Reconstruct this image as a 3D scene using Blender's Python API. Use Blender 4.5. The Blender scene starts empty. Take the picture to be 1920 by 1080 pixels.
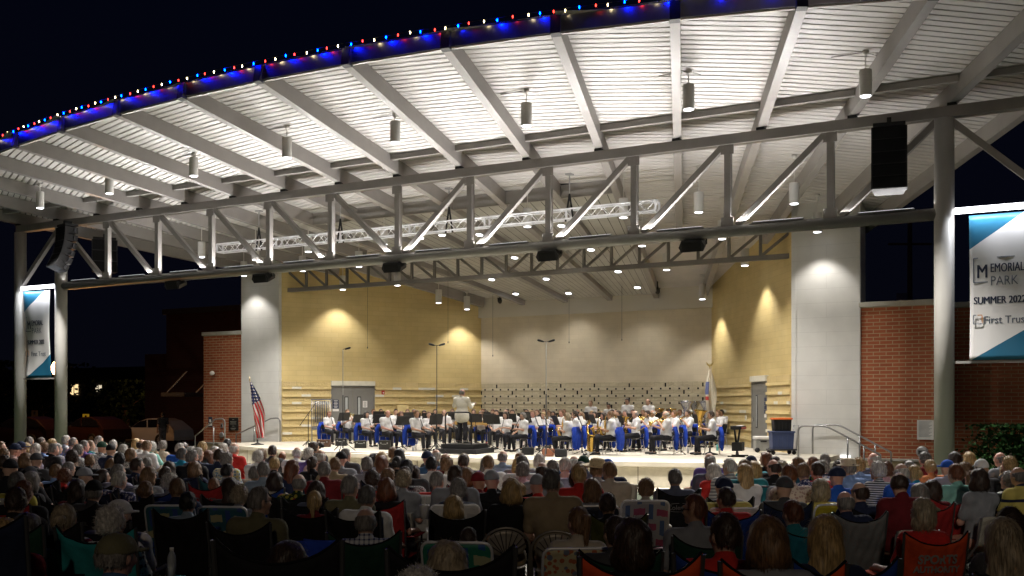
import bpy, bmesh, math, random
import numpy as np
from mathutils import Vector, Matrix
random.seed(7); rng = np.random.default_rng(7)
SC = bpy.context.scene
COL = SC.collection
PI = math.pi
# ------------------------------------------------------------------ camera model
F, PSI, HOR = 1919.0, 0.499, 757.0
CAM = np.array([18.2, -26.06, 2.27])
CP, SP = math.cos(PSI), math.sin(PSI)
def ray(x, y):
    a = (x-960)/F; c = (HOR-y)/F
    return np.array([a*CP-SP, a*SP+CP, c])
def at_y(x, y, Y):
    v = ray(x, y); return CAM+v*((Y-CAM[1])/v[1])
def at_z(x, y, z):
    v = ray(x, y); return CAM+v*((z-CAM[2])/v[2])
def at_d(x, y, d): return CAM+ray(x, y)*d
def at_roof(x, y, z0=9.31, m=-.188):
    v = ray(x, y); return CAM+v*((z0+m*CAM[1]-CAM[2])/(v[2]-m*v[1]))
def px_scale(p):
    dx, dy = p[0]-CAM[0], p[1]-CAM[1]
    return F/(-dx*SP+dy*CP)
def on_wall(x, y, A, B):
    v = ray(x, y); A = np.array(A, float); B = np.array(B, float); w = B-A
    M = np.array([[v[0], -w[0]], [v[1], -w[1]]]); t, s = np.linalg.solve(M, A-CAM[:2])
    return s*np.hypot(*w), CAM[2]+t*v[2]
# ------------------------------------------------------------------ materials
MATS = {}
def mat(name, col, rough=.6, metal=0., var=.12, vscale=6., bump=0., bscale=40., emit=None, estr=1., spec=.5, trans=0., coat=0.):
    if name in MATS: return MATS[name]
    m = bpy.data.materials.new(name); m.use_nodes = True; MATS[name] = m
    nt = m.node_tree; b = nt.nodes['Principled BSDF']
    b.inputs['Roughness'].default_value = rough; b.inputs['Metallic'].default_value = metal
    b.inputs['Specular IOR Level'].default_value = spec
    if trans: b.inputs['Transmission Weight'].default_value = trans
    if coat: b.inputs['Coat Weight'].default_value = coat
    if emit:
        b.inputs['Emission Color'].default_value = (*emit, 1); b.inputs['Emission Strength'].default_value = estr
    c4 = (*col, 1)
    b.inputs['Base Color'].default_value = c4
    if var or bump:
        tc = nt.nodes.new('ShaderNodeTexCoord')
    if var:
        n = nt.nodes.new('ShaderNodeTexNoise'); n.inputs['Scale'].default_value = vscale; n.inputs['Detail'].default_value = 4
        r = nt.nodes.new('ShaderNodeValToRGB'); e = r.color_ramp.elements
        e[0].position = .3; e[1].position = .7
        e[0].color = (*[c*(1-var) for c in col], 1); e[1].color = (*[min(1, c*(1+var)) for c in col], 1)
        nt.links.new(tc.outputs['Object'], n.inputs['Vector']); nt.links.new(n.outputs['Fac'], r.inputs['Fac']); nt.links.new(r.outputs['Color'], b.inputs['Base Color'])
    if bump:
        n2 = nt.nodes.new('ShaderNodeTexNoise'); n2.inputs['Scale'].default_value = bscale; n2.inputs['Detail'].default_value = 5
        bp = nt.nodes.new('ShaderNodeBump'); bp.inputs['Strength'].default_value = bump; bp.inputs['Distance'].default_value = .02
        nt.links.new(tc.outputs['Object'], n2.inputs['Vector']); nt.links.new(n2.outputs['Fac'], bp.inputs['Height']); nt.links.new(bp.outputs['Normal'], b.inputs['Normal'])
    return m
def nodes_of(m): return m.node_tree, m.node_tree.nodes['Principled BSDF']
def mathn(nt, op, a, b=None):
    n = nt.nodes.new('ShaderNodeMath'); n.operation = op
    for i, v in enumerate((a, b)):
        if v is None: continue
        if hasattr(v, 'is_linked') or hasattr(v, 'links'): nt.links.new(v, n.inputs[i])
        else: n.inputs[i].default_value = v
    return n.outputs[0]
def mixc(nt, f, a, b):
    n = nt.nodes.new('ShaderNodeMix'); n.data_type = 'RGBA'
    for s, v in ((0, f), (6, a), (7, b)):
        if hasattr(v, 'links'): nt.links.new(v, n.inputs[s])
        elif s == 0: n.inputs[0].default_value = v
        else: n.inputs[s].default_value = (*v, 1) if len(v) == 3 else v
    return n.outputs[2]
def masonry(name, c1, c2, mortar, bw, bh, ms=.01, rough=.8, bump=.35, rbump=0.):
    m = bpy.data.materials.new(name); m.use_nodes = True; nt, b = nodes_of(m)
    b.inputs['Roughness'].default_value = rough
    tc = nt.nodes.new('ShaderNodeTexCoord'); sp = nt.nodes.new('ShaderNodeSeparateXYZ'); cb = nt.nodes.new('ShaderNodeCombineXYZ')
    nt.links.new(tc.outputs['Object'], sp.inputs[0]); nt.links.new(sp.outputs['X'], cb.inputs['X']); nt.links.new(sp.outputs['Z'], cb.inputs['Y'])
    k = nt.nodes.new('ShaderNodeTexBrick'); k.inputs['Scale'].default_value = 1
    k.inputs['Brick Width'].default_value = bw; k.inputs['Row Height'].default_value = bh; k.inputs['Mortar Size'].default_value = ms; k.inputs['Mortar Smooth'].default_value = .1
    k.inputs['Color1'].default_value = (*c1, 1); k.inputs['Color2'].default_value = (*c2, 1); k.inputs['Mortar'].default_value = (*mortar, 1)
    nt.links.new(cb.outputs[0], k.inputs['Vector'])
    n = nt.nodes.new('ShaderNodeTexNoise'); n.inputs['Scale'].default_value = 1.3; n.inputs['Detail'].default_value = 6
    nt.links.new(tc.outputs['Object'], n.inputs['Vector'])
    mr = nt.nodes.new('ShaderNodeMapRange'); mr.inputs[3].default_value = .82; mr.inputs[4].default_value = 1.15
    nt.links.new(n.outputs['Fac'], mr.inputs[0])
    mx = nt.nodes.new('ShaderNodeMix'); mx.data_type = 'RGBA'; mx.blend_type = 'MULTIPLY'; mx.inputs[0].default_value = 1
    nt.links.new(k.outputs['Color'], mx.inputs[6]); nt.links.new(mr.outputs[0], mx.inputs[7]); nt.links.new(mx.outputs[2], b.inputs['Base Color'])
    bp = nt.nodes.new('ShaderNodeBump'); bp.inputs['Strength'].default_value = bump; bp.inputs['Distance'].default_value = .012; bp.invert = True
    nt.links.new(k.outputs['Fac'], bp.inputs['Height'])
    last = bp
    if rbump:
        n3 = nt.nodes.new('ShaderNodeTexNoise'); n3.inputs['Scale'].default_value = 14; n3.inputs['Detail'].default_value = 6; n3.inputs['Roughness'].default_value = .7
        nt.links.new(tc.outputs['Object'], n3.inputs['Vector'])
        b2 = nt.nodes.new('ShaderNodeBump'); b2.inputs['Strength'].default_value = rbump; b2.inputs['Distance'].default_value = .08
        nt.links.new(n3.outputs['Fac'], b2.inputs['Height']); nt.links.new(bp.outputs['Normal'], b2.inputs['Normal']); last = b2
    nt.links.new(last.outputs['Normal'], b.inputs['Normal'])
    MATS[name] = m
    return m
M_STEEL = mat('painted_steel', (.30, .282, .268), .38, 0, .06, 2.5, .03, 90)
M_DECK = mat('white_deck', (.755, .725, .70), .42, 0, .07, 1.2)
M_DARKMETAL = mat('dark_metal', (.025, .025, .03), .5, 0, .1)
M_BLACK = mat('black_plastic', (.010, .010, .011), .55, 0, .1, spec=.3)
M_CHROME = mat('chrome', (.75, .75, .76), .22, 1, .04)
M_GALV = mat('galvanised_steel', (.42, .42, .42), .45, .6, .1)
M_ALU = mat('aluminium', (.84, .84, .85), .4, .3, .05)
M_WHITE = mat('white_enamel', (.78, .76, .72), .45, 0, .04)
M_PANEL = mat('white_metal_panel', (.74, .73, .69), .33, 0, .04, 1.)
M_CONC = mat('stage_concrete', (.50, .46, .375), .75, 0, .16, 1.5, .15, 60)
M_CONC2 = mat('precast_concrete', (.52, .48, .38), .8, 0, .14, 4., .3, 90)
M_STONE = mat('limestone_coping', (.42, .40, .35), .75, 0, .12, 3, .2, 60)
M_YEL = masonry('yellow_block', (.69, .535, .235), (.72, .565, .26), (.60, .46, .20), .61, .203, .006, .7, .35)
M_YROUGH = masonry('yellow_split_face', (.68, .53, .24), (.76, .60, .30), (.55, .42, .18), .61, .23, .006, .9, .4, .9)
M_YBAND = mat('yellow_smooth_block', (.72, .57, .27), .6, 0, .06)
M_WBLOCK = mat('white_block', (.74, .70, .58), .6, 0, .06)
M_CREAM = masonry('cream_block', (.71, .62, .45), (.74, .65, .48), (.64, .55, .39), .61, .203, .005, .75, .3)
M_CROUGH = masonry('cream_split_face', (.66, .58, .40), (.72, .64, .46), (.50, .43, .28), .41, .15, .006, .9, .4, .9)
M_BRICK = masonry('red_brick', (.30, .072, .027), (.37, .10, .04), (.42, .30, .18), .37, .113, .012, .85, .5)
M_BASE = masonry('tan_base_block', (.50, .40, .24), (.54, .44, .27), (.40, .32, .19), .8, .4, .006, .85, .3)
M_DOOR = mat('grey_door_paint', (.19, .185, .17), .5, 0, .05)
M_LENS = mat('lit_lens', (1, 1, 1), .5, 0, 0, emit=(.95, .95, 1.), estr=9)
M_STRIP = mat('lit_strip', (1, 1, 1), .5, 0, 0, emit=(.93, .93, 1.), estr=7)
M_STRIP2 = mat('dim_lit_strip', (1, 1, 1), .5, 0, 0, emit=(.93, .95, 1.), estr=1.6)
# ------------------------------------------------------------------ mesh builder
class MB:
    def __init__(s): s.v = []; s.f = []; s.m = []; s.sm = []
    def add(s, vs, fs, mi=0, smooth=False, M=None):
        o = len(s.v)
        if M is not None: vs = [tuple(M @ Vector(v)) for v in vs]
        s.v += [tuple(map(float, v)) for v in vs]
        for f in fs: s.f.append([i+o for i in f]); s.m.append(mi); s.sm.append(smooth)
        return s
    def box(s, c, size, mi=0, rz=0., M=None, bev=0.):
        x, y, z = [a/2 for a in size]
        b = min(bev, x*.45, y*.45, z*.45)
        if b <= 0:
            vs = [(i*x, j*y, k*z) for i in (-1, 1) for j in (-1, 1) for k in (-1, 1)]
            fs = [(0, 1, 3, 2), (4, 6, 7, 5), (0, 4, 5, 1), (2, 3, 7, 6), (0, 2, 6, 4), (1, 5, 7, 3)]
        else:
            bm = bmesh.new(); bmesh.ops.create_cube(bm, size=1)
            for v in bm.verts: v.co = Vector((v.co.x*2*x, v.co.y*2*y, v.co.z*2*z))
            bmesh.ops.bevel(bm, geom=bm.edges[:], offset=b, segments=2, affect='EDGES', profile=.6)
            bm.verts.index_update(); vs = [tuple(v.co) for v in bm.verts]; fs = [[v.index for v in f.verts] for f in bm.faces]; bm.free()
        T = Matrix.Translation(c) @ Matrix.Rotation(rz, 4, 'Z')
        if M is not None: T = M @ T
        return s.add(vs, fs, mi, False, T)
    def bar(s, a, b, w, h=None, mi=0, up=(0, 0, 1), M=None):
        a = Vector(a); b = Vector(b); d = b-a; L = d.length; d.normalize(); h = h or w
        up = Vector(up)
        if abs(d.dot(up)) > .99: up = Vector((0, 1, 0))
        x = d.cross(up).normalized(); z = x.cross(d)
        R = Matrix((x, d, z)).transposed().to_4x4(); R.translation = (a+b)/2
        if M is not None: R = M @ R
        return s.box((0, 0, 0), (w, L, h), mi, M=R)
    def tube(s, pts, r, n=8, mi=0, M=None, caps=True):
        pts = [Vector(p) for p in pts]; rs = r if hasattr(r, '__len__') else [r]*len(pts)
        vs = []; fs = []; px = None
        for i, p in enumerate(pts):
            d = (pts[min(i+1, len(pts)-1)]-pts[max(i-1, 0)]).normalized()
            if px is None:
                px = d.cross(Vector((0, 0, 1)));
                if px.length < .01: px = Vector((1, 0, 0))
            px = (px-d*px.dot(d)).normalized(); py = d.cross(px)
            for k in range(n):
                a = 2*PI*k/n; vs.append(p+(px*math.cos(a)+py*math.sin(a))*rs[i])
        for i in range(len(pts)-1):
            for k in range(n): fs.append((i*n+k, i*n+(k+1) % n, (i+1)*n+(k+1) % n, (i+1)*n+k))
        if caps: fs.append(list(range(n))[::-1]); fs.append([(len(pts)-1)*n+k for k in range(n)])
        return s.add([tuple(v) for v in vs], fs, mi, n > 6, M)
    def lathe(s, prof, n=16, mi=0, M=None):
        vs = []; fs = []
        for r, z in prof:
            for k in range(n): a = 2*PI*k/n; vs.append((r*math.cos(a), r*math.sin(a), z))
        for i in range(len(prof)-1):
            for k in range(n): fs.append((i*n+k, i*n+(k+1) % n, (i+1)*n+(k+1) % n, (i+1)*n+k))
        fs.append(list(range(n))[::-1]); fs.append([(len(prof)-1)*n+k for k in range(n)])
        return s.add(vs, fs, mi, True, M)
    def prism(s, poly, z0, z1, mi=0, M=None):
        n = len(poly); vs = [(x, y, z0) for x, y in poly]+[(x, y, z1) for x, y in poly]
        fs = [list(range(n))[::-1], [n+i for i in range(n)]]+[(i, (i+1) % n, n+(i+1) % n, n+i) for i in range(n)]
        return s.add(vs, fs, mi, False, M)
    def sheet(s, fn, nu, nv, th=0., mi=0, M=None, smooth=True):
        P = [[Vector(fn(i/nu, j/nv)) for i in range(nu+1)] for j in range(nv+1)]
        vs = [p for r in P for p in r]; W = nu+1
        fs = [(j*W+i, j*W+i+1, (j+1)*W+i+1, (j+1)*W+i) for j in range(nv) for i in range(nu)]
        if th:
            N = [Vector((0, 0, 0)) for _ in vs]
            for f in fs:
                nn = (vs[f[1]]-vs[f[0]]).cross(vs[f[3]]-vs[f[0]])
                for i in f: N[i] += nn
            o = len(vs); back = [v-(n.normalized() if n.length else n)*th for v, n in zip(vs, N)]
            fs2 = [tuple(i+o for i in f[::-1]) for f in fs]
            ring = list(range(W))+[j*W+nu for j in range(1, nv+1)]+[nv*W+i for i in range(nu-1, -1, -1)]+[j*W for j in range(nv-1, 0, -1)]
            fs3 = [(ring[(k+1) % len(ring)], ring[k], ring[k]+o, ring[(k+1) % len(ring)]+o) for k in range(len(ring))]
            vs = vs+back; fs = fs+fs2+fs3
        return s.add([tuple(v) for v in vs], fs, mi, smooth, M)
    def mesh(s, name, mats):
        me = bpy.data.meshes.new(name); me.from_pydata(s.v, [], s.f)
        for m in (mats if isinstance(mats, (list, tuple)) else [mats]): me.materials.append(m)
        me.polygons.foreach_set('material_index', s.m); me.polygons.foreach_set('use_smooth', s.sm); me.update()
        return me
    def build(s, name, mats, parent=None, **k): return obj(name, s.mesh(name, mats), parent, **k)
def obj(name, data, parent=None, loc=None, rz=None, label=None, cat=None, group=None, kind=None, mats=None, M=None):
    o = bpy.data.objects.new(name, data); COL.objects.link(o)
    if parent is not None: o.parent = parent
    if M is not None: o.matrix_local = M
    if loc is not None: o.location = loc
    if rz is not None: o.rotation_euler = (0, 0, rz)
    if label: o['label'] = label
    if cat: o['category'] = cat
    if group: o['group'] = group
    if kind: o['kind'] = kind
    if mats:
        for i, m in enumerate(mats):
            if m is not None: o.material_slots[i].link = 'OBJECT'; o.material_slots[i].material = m
    return o
def thing(name, label, cat, loc=(0, 0, 0), rz=0., group=None, M=None):
    o = obj(name, None, None, loc if M is None else None, rz if M is None else None, label, cat, group, M=M)
    o.empty_display_size = .2
    return o
def wallM(A, B):
    A = Vector((*A, 0)); B = Vector((*B, 0)); d = (B-A).normalized(); n = Vector((-d.y, d.x, 0))
    R = Matrix((d, n, Vector((0, 0, 1)))).transposed().to_4x4(); R.translation = A
    return R
def text_mesh(body, size, bold=0., align='CENTER', mat_=None, extr=.002, sx=1.):
    cu = bpy.data.curves.new('lettering', 'FONT'); cu.body = body; cu.size = size; cu.align_x = align; cu.offset = bold; cu.extrude = extr; cu.resolution_u = 3
    o = bpy.data.objects.new('lettering', cu); COL.objects.link(o)
    dg = bpy.context.evaluated_depsgraph_get(); me = bpy.data.meshes.new_from_object(o.evaluated_get(dg))
    bpy.data.objects.remove(o); bpy.data.curves.remove(cu)
    me.materials.clear(); me.materials.append(mat_)
    if sx != 1.:
        for v in me.vertices: v.co.x *= sx
    return me
def spot(loc, power, angle, blend=.6, rot=(0, 0, 0), parent=None, size=.08, col=(1, .95, .895)):
    l = bpy.data.lights.new('lamp', 'SPOT'); l.energy = power; l.spot_size = angle; l.spot_blend = blend; l.shadow_soft_size = size; l.color = col
    o = bpy.data.objects.new('lamp', l); COL.objects.link(o); o.location = loc; o.rotation_euler = rot
    if parent is not None: o.parent = parent
    return o
UPW = 175; KP = 3.2; KR = 3.0
# ------------------------------------------------------------------ ground
def ground(x, y):
    z = .17+max(0, -18.6-y)*.098
    if y > -3.2: z = max(0, .17*(-.9-y)/2.3)
    if x < -14: z -= min(1, (-14-x)/9)*(.3+z)*.9
    return z
def smoothgrid(xs, ys, fn, name, m, label_kind='structure'):
    mb = MB(); W = len(xs)
    vs = [(x, y, fn(x, y)) for y in ys for x in xs]
    fs = [(j*W+i, j*W+i+1, (j+1)*W+i+1, (j+1)*W+i) for j in range(len(ys)-1) for i in range(W-1)]
    mb.add(vs, fs, 0, True); return mb.build(name, m, kind=label_kind)
def spread(a, b, s, far):
    v = list(np.arange(a, b+.01, s)); e = s; x = b
    while x < far: e *= 1.5; x += e; v.append(x)
    e = s; x = a; L = []
    while x > -far: e *= 1.5; x -= e; L.append(x)
    return L[::-1]+v
M_GRASS = mat('grass', (.036, .047, .025), .95, 0, .45, 3., .6, 120)
smoothgrid(spread(-30, 26, 1., 420), spread(-30, 16, .7, 420), ground, 'ground', M_GRASS)
# grass blades where the lawn shows between the chairs
gb = MB()
for i in range(9000):
    x = random.uniform(4, 22); y = random.uniform(-22, -13); z = ground(x, y); a = random.uniform(0, 2*PI); h = random.uniform(.03, .075)
    dx, dy = math.cos(a)*.006, math.sin(a)*.006; lx, ly = random.uniform(-.02, .02), random.uniform(-.02, .02)
    gb.add([(x-dx, y-dy, z), (x+dx, y+dy, z), (x+lx, y+ly, z+h)], [(0, 1, 2)])
gb.build('grass', mat('grass_blade', (.045, .10, .02), .8, 0, .4, 1.), kind='stuff')
# stage outline
def front_y(x): return -.62+.0205*(x-3.4)**2
FX = [-11.2+23.2*i/40 for i in range(41)]
def arc(off): return [(x, front_y(x)+off) for x in FX]
poly = arc(0)+[(12.0, 6.47), (10.5, 6.7), (5.42, 14.4), (-5.42, 14.4), (-10.5, 6.7), (-11.2, 6.47)]
walk = MB(); A0, A1 = arc(-2.6), arc(.1)
for i in range(40):
    q = [A0[i], A0[i+1], A1[i+1], A1[i]]; walk.add([(x, y, ground(x, y)+.012) for x, y in q], [(0, 1, 2, 3)])
walk.build('path', M_CONC2, kind='structure')
pk = MB(); xs = [-120+ i*4 for i in range(27)]
for i in range(26):
    for j in range(24):
        q = [(xs[i], 2+j*4), (xs[i+1], 2+j*4), (xs[i+1], 6+j*4), (xs[i], 6+j*4)]; pk.add([(x, y, ground(x, y)+.02) for x, y in q], [(0, 1, 2, 3)])
pk.build('parking_lot', mat('asphalt', (.045, .045, .045), .9, 0, .25, 2., .3, 120), kind='structure')
# ------------------------------------------------------------------ bandshell
shell = thing('bandshell', 'large open air bandshell with pale steel roof trusses and yellow block stage walls', 'bandshell')
mb = MB(); mb.prism(poly, .58, .70); mb.build('stage_floor', M_CONC, shell)
inner = arc(.09)+[(11.9, 6.4), (-11.1, 6.4)]
mb = MB(); mb.prism(inner, -.05, .58)
for x in FX[1::4]: mb.box((x, front_y(x)+.087, .27), (.02, .01, .6), 1)  # dark vertical joints in the stage front
mb.build('stage_front', [M_CONC2, mat('dark_joint', (.12, .11, .09), .9)], shell)
def zroof(Y): return 9.31-.188*Y
def wallpoly(mb, pts, y0, y1, mi=0):
    n = len(pts); vs = [(x, y0, z) for x, z in pts]+[(x, y1, z) for x, z in pts]
    fs = [list(range(n)), [n+i for i in range(n)][::-1]]+[((i+1) % n, i, n+i, n+(i+1) % n) for i in range(n)]
    mb.add(vs, fs, mi)
WALLS = {'L': ((-10.48, 6.62), (-5.42, 14.33)), 'B': ((-5.42, 14.33), (5.42, 14.33)), 'R': ((5.42, 14.33), (10.48, 6.62))}
ZR = 3.2
for key in 'LR':
    A, B = WALLS[key]; LW = math.dist(A, B); Mw = wallM(A, B)
    mb = MB(); wallpoly(mb, [(0, .7), (LW, .7), (LW, zroof(B[1])+.5), (0, zroof(A[1])+.5)], 0, .3); w = mb.build('side_wall', M_YEL, shell, M=Mw)
    if key == 'L': s0 = on_wall(620, 760, A, B)[0]; s1 = on_wall(702, 760, A, B)[0]
    else: s0 = on_wall(1411, 760, A, B)[0]; s1 = on_wall(1441, 760, A, B)[0]
    zd = 2.27+.87
    mb = MB(); mb.box((s0/2, -.025, (.7+ZR)/2), (s0, .05, ZR-.7)); mb.box(((s1+LW)/2, -.025, (.7+ZR)/2), (LW-s1, .05, ZR-.7)); mb.box(((s0+s1)/2, -.022, 3.18), (s1-s0, .04, .03))
    mb.build('split_face_dado', M_YROUGH, w)
    for i in range(7):
        z = 2.93-.315*i
        for a, b in ((0, s0), (s1, LW)):
            x = a; mb = MB()
            while x < b-.01:
                l = min(b-x, .405); mb.box((x+l/2, -.062, z), (l-.006, .086, .10), 1 if random.random() < .2 else 0); x += l
            mb.build('block_ledge', [M_YBAND, M_WBLOCK], w)
    mb = MB(); mb.box(((s0+s1)/2, -.05, zd), (s1-s0, .12, .2), bev=.01); mb.build('lintel', M_WBLOCK, w)
    # door
    dw = s1-s0; dz0, dz1 = .7, zd-.1
    mb = MB(); mb.box((s0+.03, -.02, (dz0+dz1)/2), (.06, .06, dz1-dz0)); mb.box((s1-.03, -.02, (dz0+dz1)/2), (.06, .06, dz1-dz0)); mb.box(((s0+s1)/2, -.02, dz1-.03), (dw-.12, .06, .06)); 
    d = mb.build('door', M_DOOR, w)
    nl = 2 if key == 'L' else 1
    for i in range(nl):
        a = s0+.06+i*(dw-.12)/nl; l = (dw-.12)/nl
        mb = MB(); mb.box((a+l/2, -.008, (dz0+dz1)/2-.03), (l-.01, .03, dz1-dz0-.07)); mb.build('door_leaf', M_DOOR, d)
        wx = a+l*(.68 if (i == 0 and nl == 2) else .3)
        mb = MB(); mb.box((wx, -.028, 2.0), (.17, .014, 1.15), 0); mb.box((wx, -.036, 2.0), (.11, .006, 1.08), 1); mb.build('door_window', [M_BLACK, mat('door_glass', (.45, .47, .46) if key == 'L' else (.10, .11, .11), .2)], d)
        hx = a+l*(.9 if (i == 0 and nl == 2) else .1)
        mb = MB(); mb.box((hx, -.05, 1.72), (.05, .05, .14), bev=.01); mb.build('door_handle', M_CHROME, d)
    if key == 'L':
        sx = on_wall(629, 760, A, B)[0]; mb = MB(); mb.box((sx, -.03, 2.27-.02), (.27, .012, .38), 0); mb.box((sx, -.03, 2.0), (.27, .012, .1), 1)
        for i in range(6): mb.box((sx, -.038, 2.40-i*.06), (.17-.03*(i % 2), .004, .02), 1)
        mb.build('door_sign', [mat('navy_sign', (.02, .03, .07), .5), M_WHITE], d)
        sx = on_wall(684, 760, A, B)[0]; mb = MB(); mb.box((sx, -.03, 2.25), (.2, .01, .28), 0)
        for i in range(5): mb.box((sx, -.037, 2.34-i*.045), (.13-.02*(i % 3), .004, .014), 1)
        mb.build('door_notice', [M_WHITE, M_BLACK], d)
        fs, fz = on_wall(717, 736, A, B); mb = MB(); mb.box((fs, -.085, fz), (.13, .06, .17), 0, bev=.015); mb.box((fs, -.12, fz-.01), (.05, .015, .06), 1); mb.build('fire_alarm', [mat('alarm_red', (.5, .02, .015), .4), M_WHITE], w)
        bs, bz = on_wall(753, 768, A, B); mb = MB(); mb.box((bs, -.1, bz), (.5, .16, .42), bev=.01); mb.build('wall_box', M_YBAND, w)
    else:
        for i in range(5):
            sx = on_wall(1437.5, 757, A, B)[0]; mb = MB(); mb.box((sx, -.03, 2.42-.14*i), (.3, .012, .115), 0 if i < 4 else 1); mb.build('door_sign', [MATS['navy_sign'], M_WHITE], d)
        fs, fz = on_wall(1404, 783, A, B); mb = MB(); mb.box((fs, -.11, fz), (.14, .03, .2), 0, bev=.01); mb.box((fs, -.127, fz), (.05, .01, .07), 1); mb.build('wall_outlet', [M_WBLOCK, M_GALV], w)
A, B = WALLS['B']; LW = 10.84
mb = MB(); mb.box((LW/2, .15, (.7+7.3)/2), (LW, .3, 6.6)); bw = mb.build('back_wall', M_CREAM, shell, M=wallM(A, B))
mb = MB(); mb.box((LW/2, -.02, (.7+ZR)/2), (LW, .04, ZR-.7)); 
for r in range(8): mb.box((LW/2, -.026, 2.9-r*.30), (LW, .052, .10), 1)
for r in range(8):
    z = 2.9-r*.30
    for i in range(int(LW/.402)):
        mb.box((.24+i*.402, -.05, z), (.072, .016, .072), 2)
    for i in range(int(LW/1.608)+1):
        x = .24+.603+i*1.608 - (.804 if r % 2 else 0)
        if 0 < x < LW-.1: mb.box((x, -.042, z+.155), (.062, .016, .16), 2)
mb.build('split_face_dado', [M_CROUGH, mat('cream_smooth', (.70, .63, .46), .65, 0, .06), mat('slot_shadow', (.008, .008, .008), .9)], bw)
mb = MB(); mb.box((LW/2, -.06, 6.75), (LW+.2, .12, 1.14)); mb.box((LW/2, -.13, 7.26), (LW, .02, .03), 1); mb.build('header_panel', [mat('header_paint', (.72, .68, .58), .6, 0, .04, 1.), M_DARKMETAL], bw)
# pillars and brick wings
M_PJ = masonry('white_panel', (.74, .73, .69), (.75, .74, .70), (.64, .63, .59), 8., .45, .006, .3, .15)
for s in (-1, 1):
    mb = MB(); mb.box((0, .45, 4.4), (2.03, .9, 8.75), bev=.02); mb.box((-s*1.0, .35, 4.4), (.14, .74, 8.74), 0); mb.build('stage_pillar', M_PJ, shell, M=Matrix.Translation((s*11.57, 6.475, 0)))
    mb = MB(); mb.box((1.12, .15, 2.9), (2.24, .3, 4.62)); wg = mb.build('brick_wing', M_BRICK, shell, M=Matrix.Translation((12.58 if s > 0 else -14.82, 6.55, 0)))
    mb = MB(); mb.box((1.12, .13, 5.29), (2.34, .42, .16), bev=.02); mb.build('coping', M_STONE, wg)
    mb = MB(); mb.box((1.12, .1, .58), (2.26, .36, .08), bev=.01); mb.build('water_table', M_STONE, wg)
    mb = MB(); mb.box((1.12, .12, .22), (2.24, .30, .66)); mb.build('wing_base', M_BASE, wg)
mb = MB(); mb.box((7, .15, 2.9), (14, .3, 4.62)); wg = mb.build('brick_wing', M_BRICK, shell, M=Matrix.Translation((14.82, 7.9, 0)))
mb = MB(); mb.box((7, .13, 5.29), (14.1, .42, .16), bev=.02); mb.build('coping', M_STONE, wg)
mb = MB(); mb.box((7, .1, .58), (14.1, .36, .08), bev=.01); mb.build('water_table', M_STONE, wg)
mb = MB(); mb.box((7, .12, .22), (14, .30, .66)); mb.build('wing_base', M_BASE, wg)
mb = MB(); mb.box((0, 5, 2.7), (.3, 10, 5.2)); mb.build('brick_return', M_BRICK, shell, M=Matrix.Translation((-14.66, 6.9, 0)) )
mb = MB(); mb.box((0, .8, 2.7), (.3, 1.3, 5.2)); mb.build('brick_return', M_BRICK, shell, M=Matrix.Translation((14.66, 6.8, 0)))
# wall fittings on the wings
def wallthing(name, x, y, Y, mbf, mats, label, cat):
    p = at_y(x, y, Y); m_ = MB(); mbf(m_); return m_.build(name, mats, None, loc=tuple(p), label=label, cat=cat)
M_NAVY = MATS['navy_sign']
def plaque(m_):
    m_.box((0, 0, 0), (.52, .04, .55), 0, bev=.01)
    for i, (w_, z) in enumerate(((.1, .19), (.36, .1), (.3, .05), (.34, 0), (.12, -.09), (.3, -.18), (.2, -.22))): m_.box((0, -.024, z), (w_, .006, .02), 1)
wallthing('wall_plaque', 438, 795, 6.52, plaque, [mat('bronze_plaque', (.03, .028, .025), .45, .5), mat('plaque_letter', (.25, .24, .2), .5)], 'dark bronze plaque on the left brick wing beside the stage pillar', 'plaque')
def notice(m_):
    m_.box((0, 0, 0), (.22, .02, .42), 0); m_.box((0, -.013, -.12), (.22, .006, .1), 1); m_.box((0, -.013, .05), (.1, .006, .12), 1)
wallthing('notice_board', 394.5, 791, 6.53, notice, [M_NAVY, M_WHITE], 'small navy notice with a white figure on the left brick wing', 'notice')
wallthing('switch_plate', 416, 798, 6.52, lambda m_: (m_.box((0, 0, 0), (.12, .04, .2), 0, bev=.01), m_.box((0, -.024, 0), (.05, .01, .08), 1)), [M_GALV, M_BLACK], 'small grey switch plate between the notice and the bronze plaque', 'switch')
wallthing('flood_lamp', 397, 700, 6.4, lambda m_: (m_.lathe([(.03, -.08), (.09, -.04), (.1, .04), (.07, .1)], 12, 0, Matrix.Rotation(1.3, 4, 'Y')), m_.box((0, .08, 0), (.06, .14, .06), 0)), [M_WHITE], 'white flood lamp on the upper left brick wing', 'lamp')
def info(m_):
    m_.box((0, 0, 0), (.46, .02, .58), 0)
    for i in range(14): m_.box((-.02*(i % 3), -.013, .24-i*.034), (.36-.04*(i % 3), .004, .012), 1)
wallthing('info_sign', 1735, 806, 6.5, info, [M_WHITE, mat('print_grey', (.25, .25, .25), .6)], 'white sheet of printed rules on the right brick wing', 'sign')
p = at_y(1729, 847, 6.5)
mb = MB(); mb.lathe([(.17, 0), (.17, .03), (.14, .05), (.12, .055)], 24, 0, Matrix.Rotation(PI/2, 4, 'X')); mb.box((0, -.06, -.02), (.2, .01, .12), 1); mb.build('round_vent', [M_GALV, M_DARKMETAL], None, loc=tuple(p), label='round grey vent low on the right brick wing', cat='vent')
p = at_y(416, 815.5, 6.5)
mb = MB(); mb.lathe([(.13, 0), (.13, .03), (.1, .05)], 20, 0, Matrix.Rotation(PI/2, 4, 'X')); mb.build('round_vent', [M_GALV], None, loc=tuple(p), label='round grey vent low on the left brick wing', cat='vent')
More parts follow.
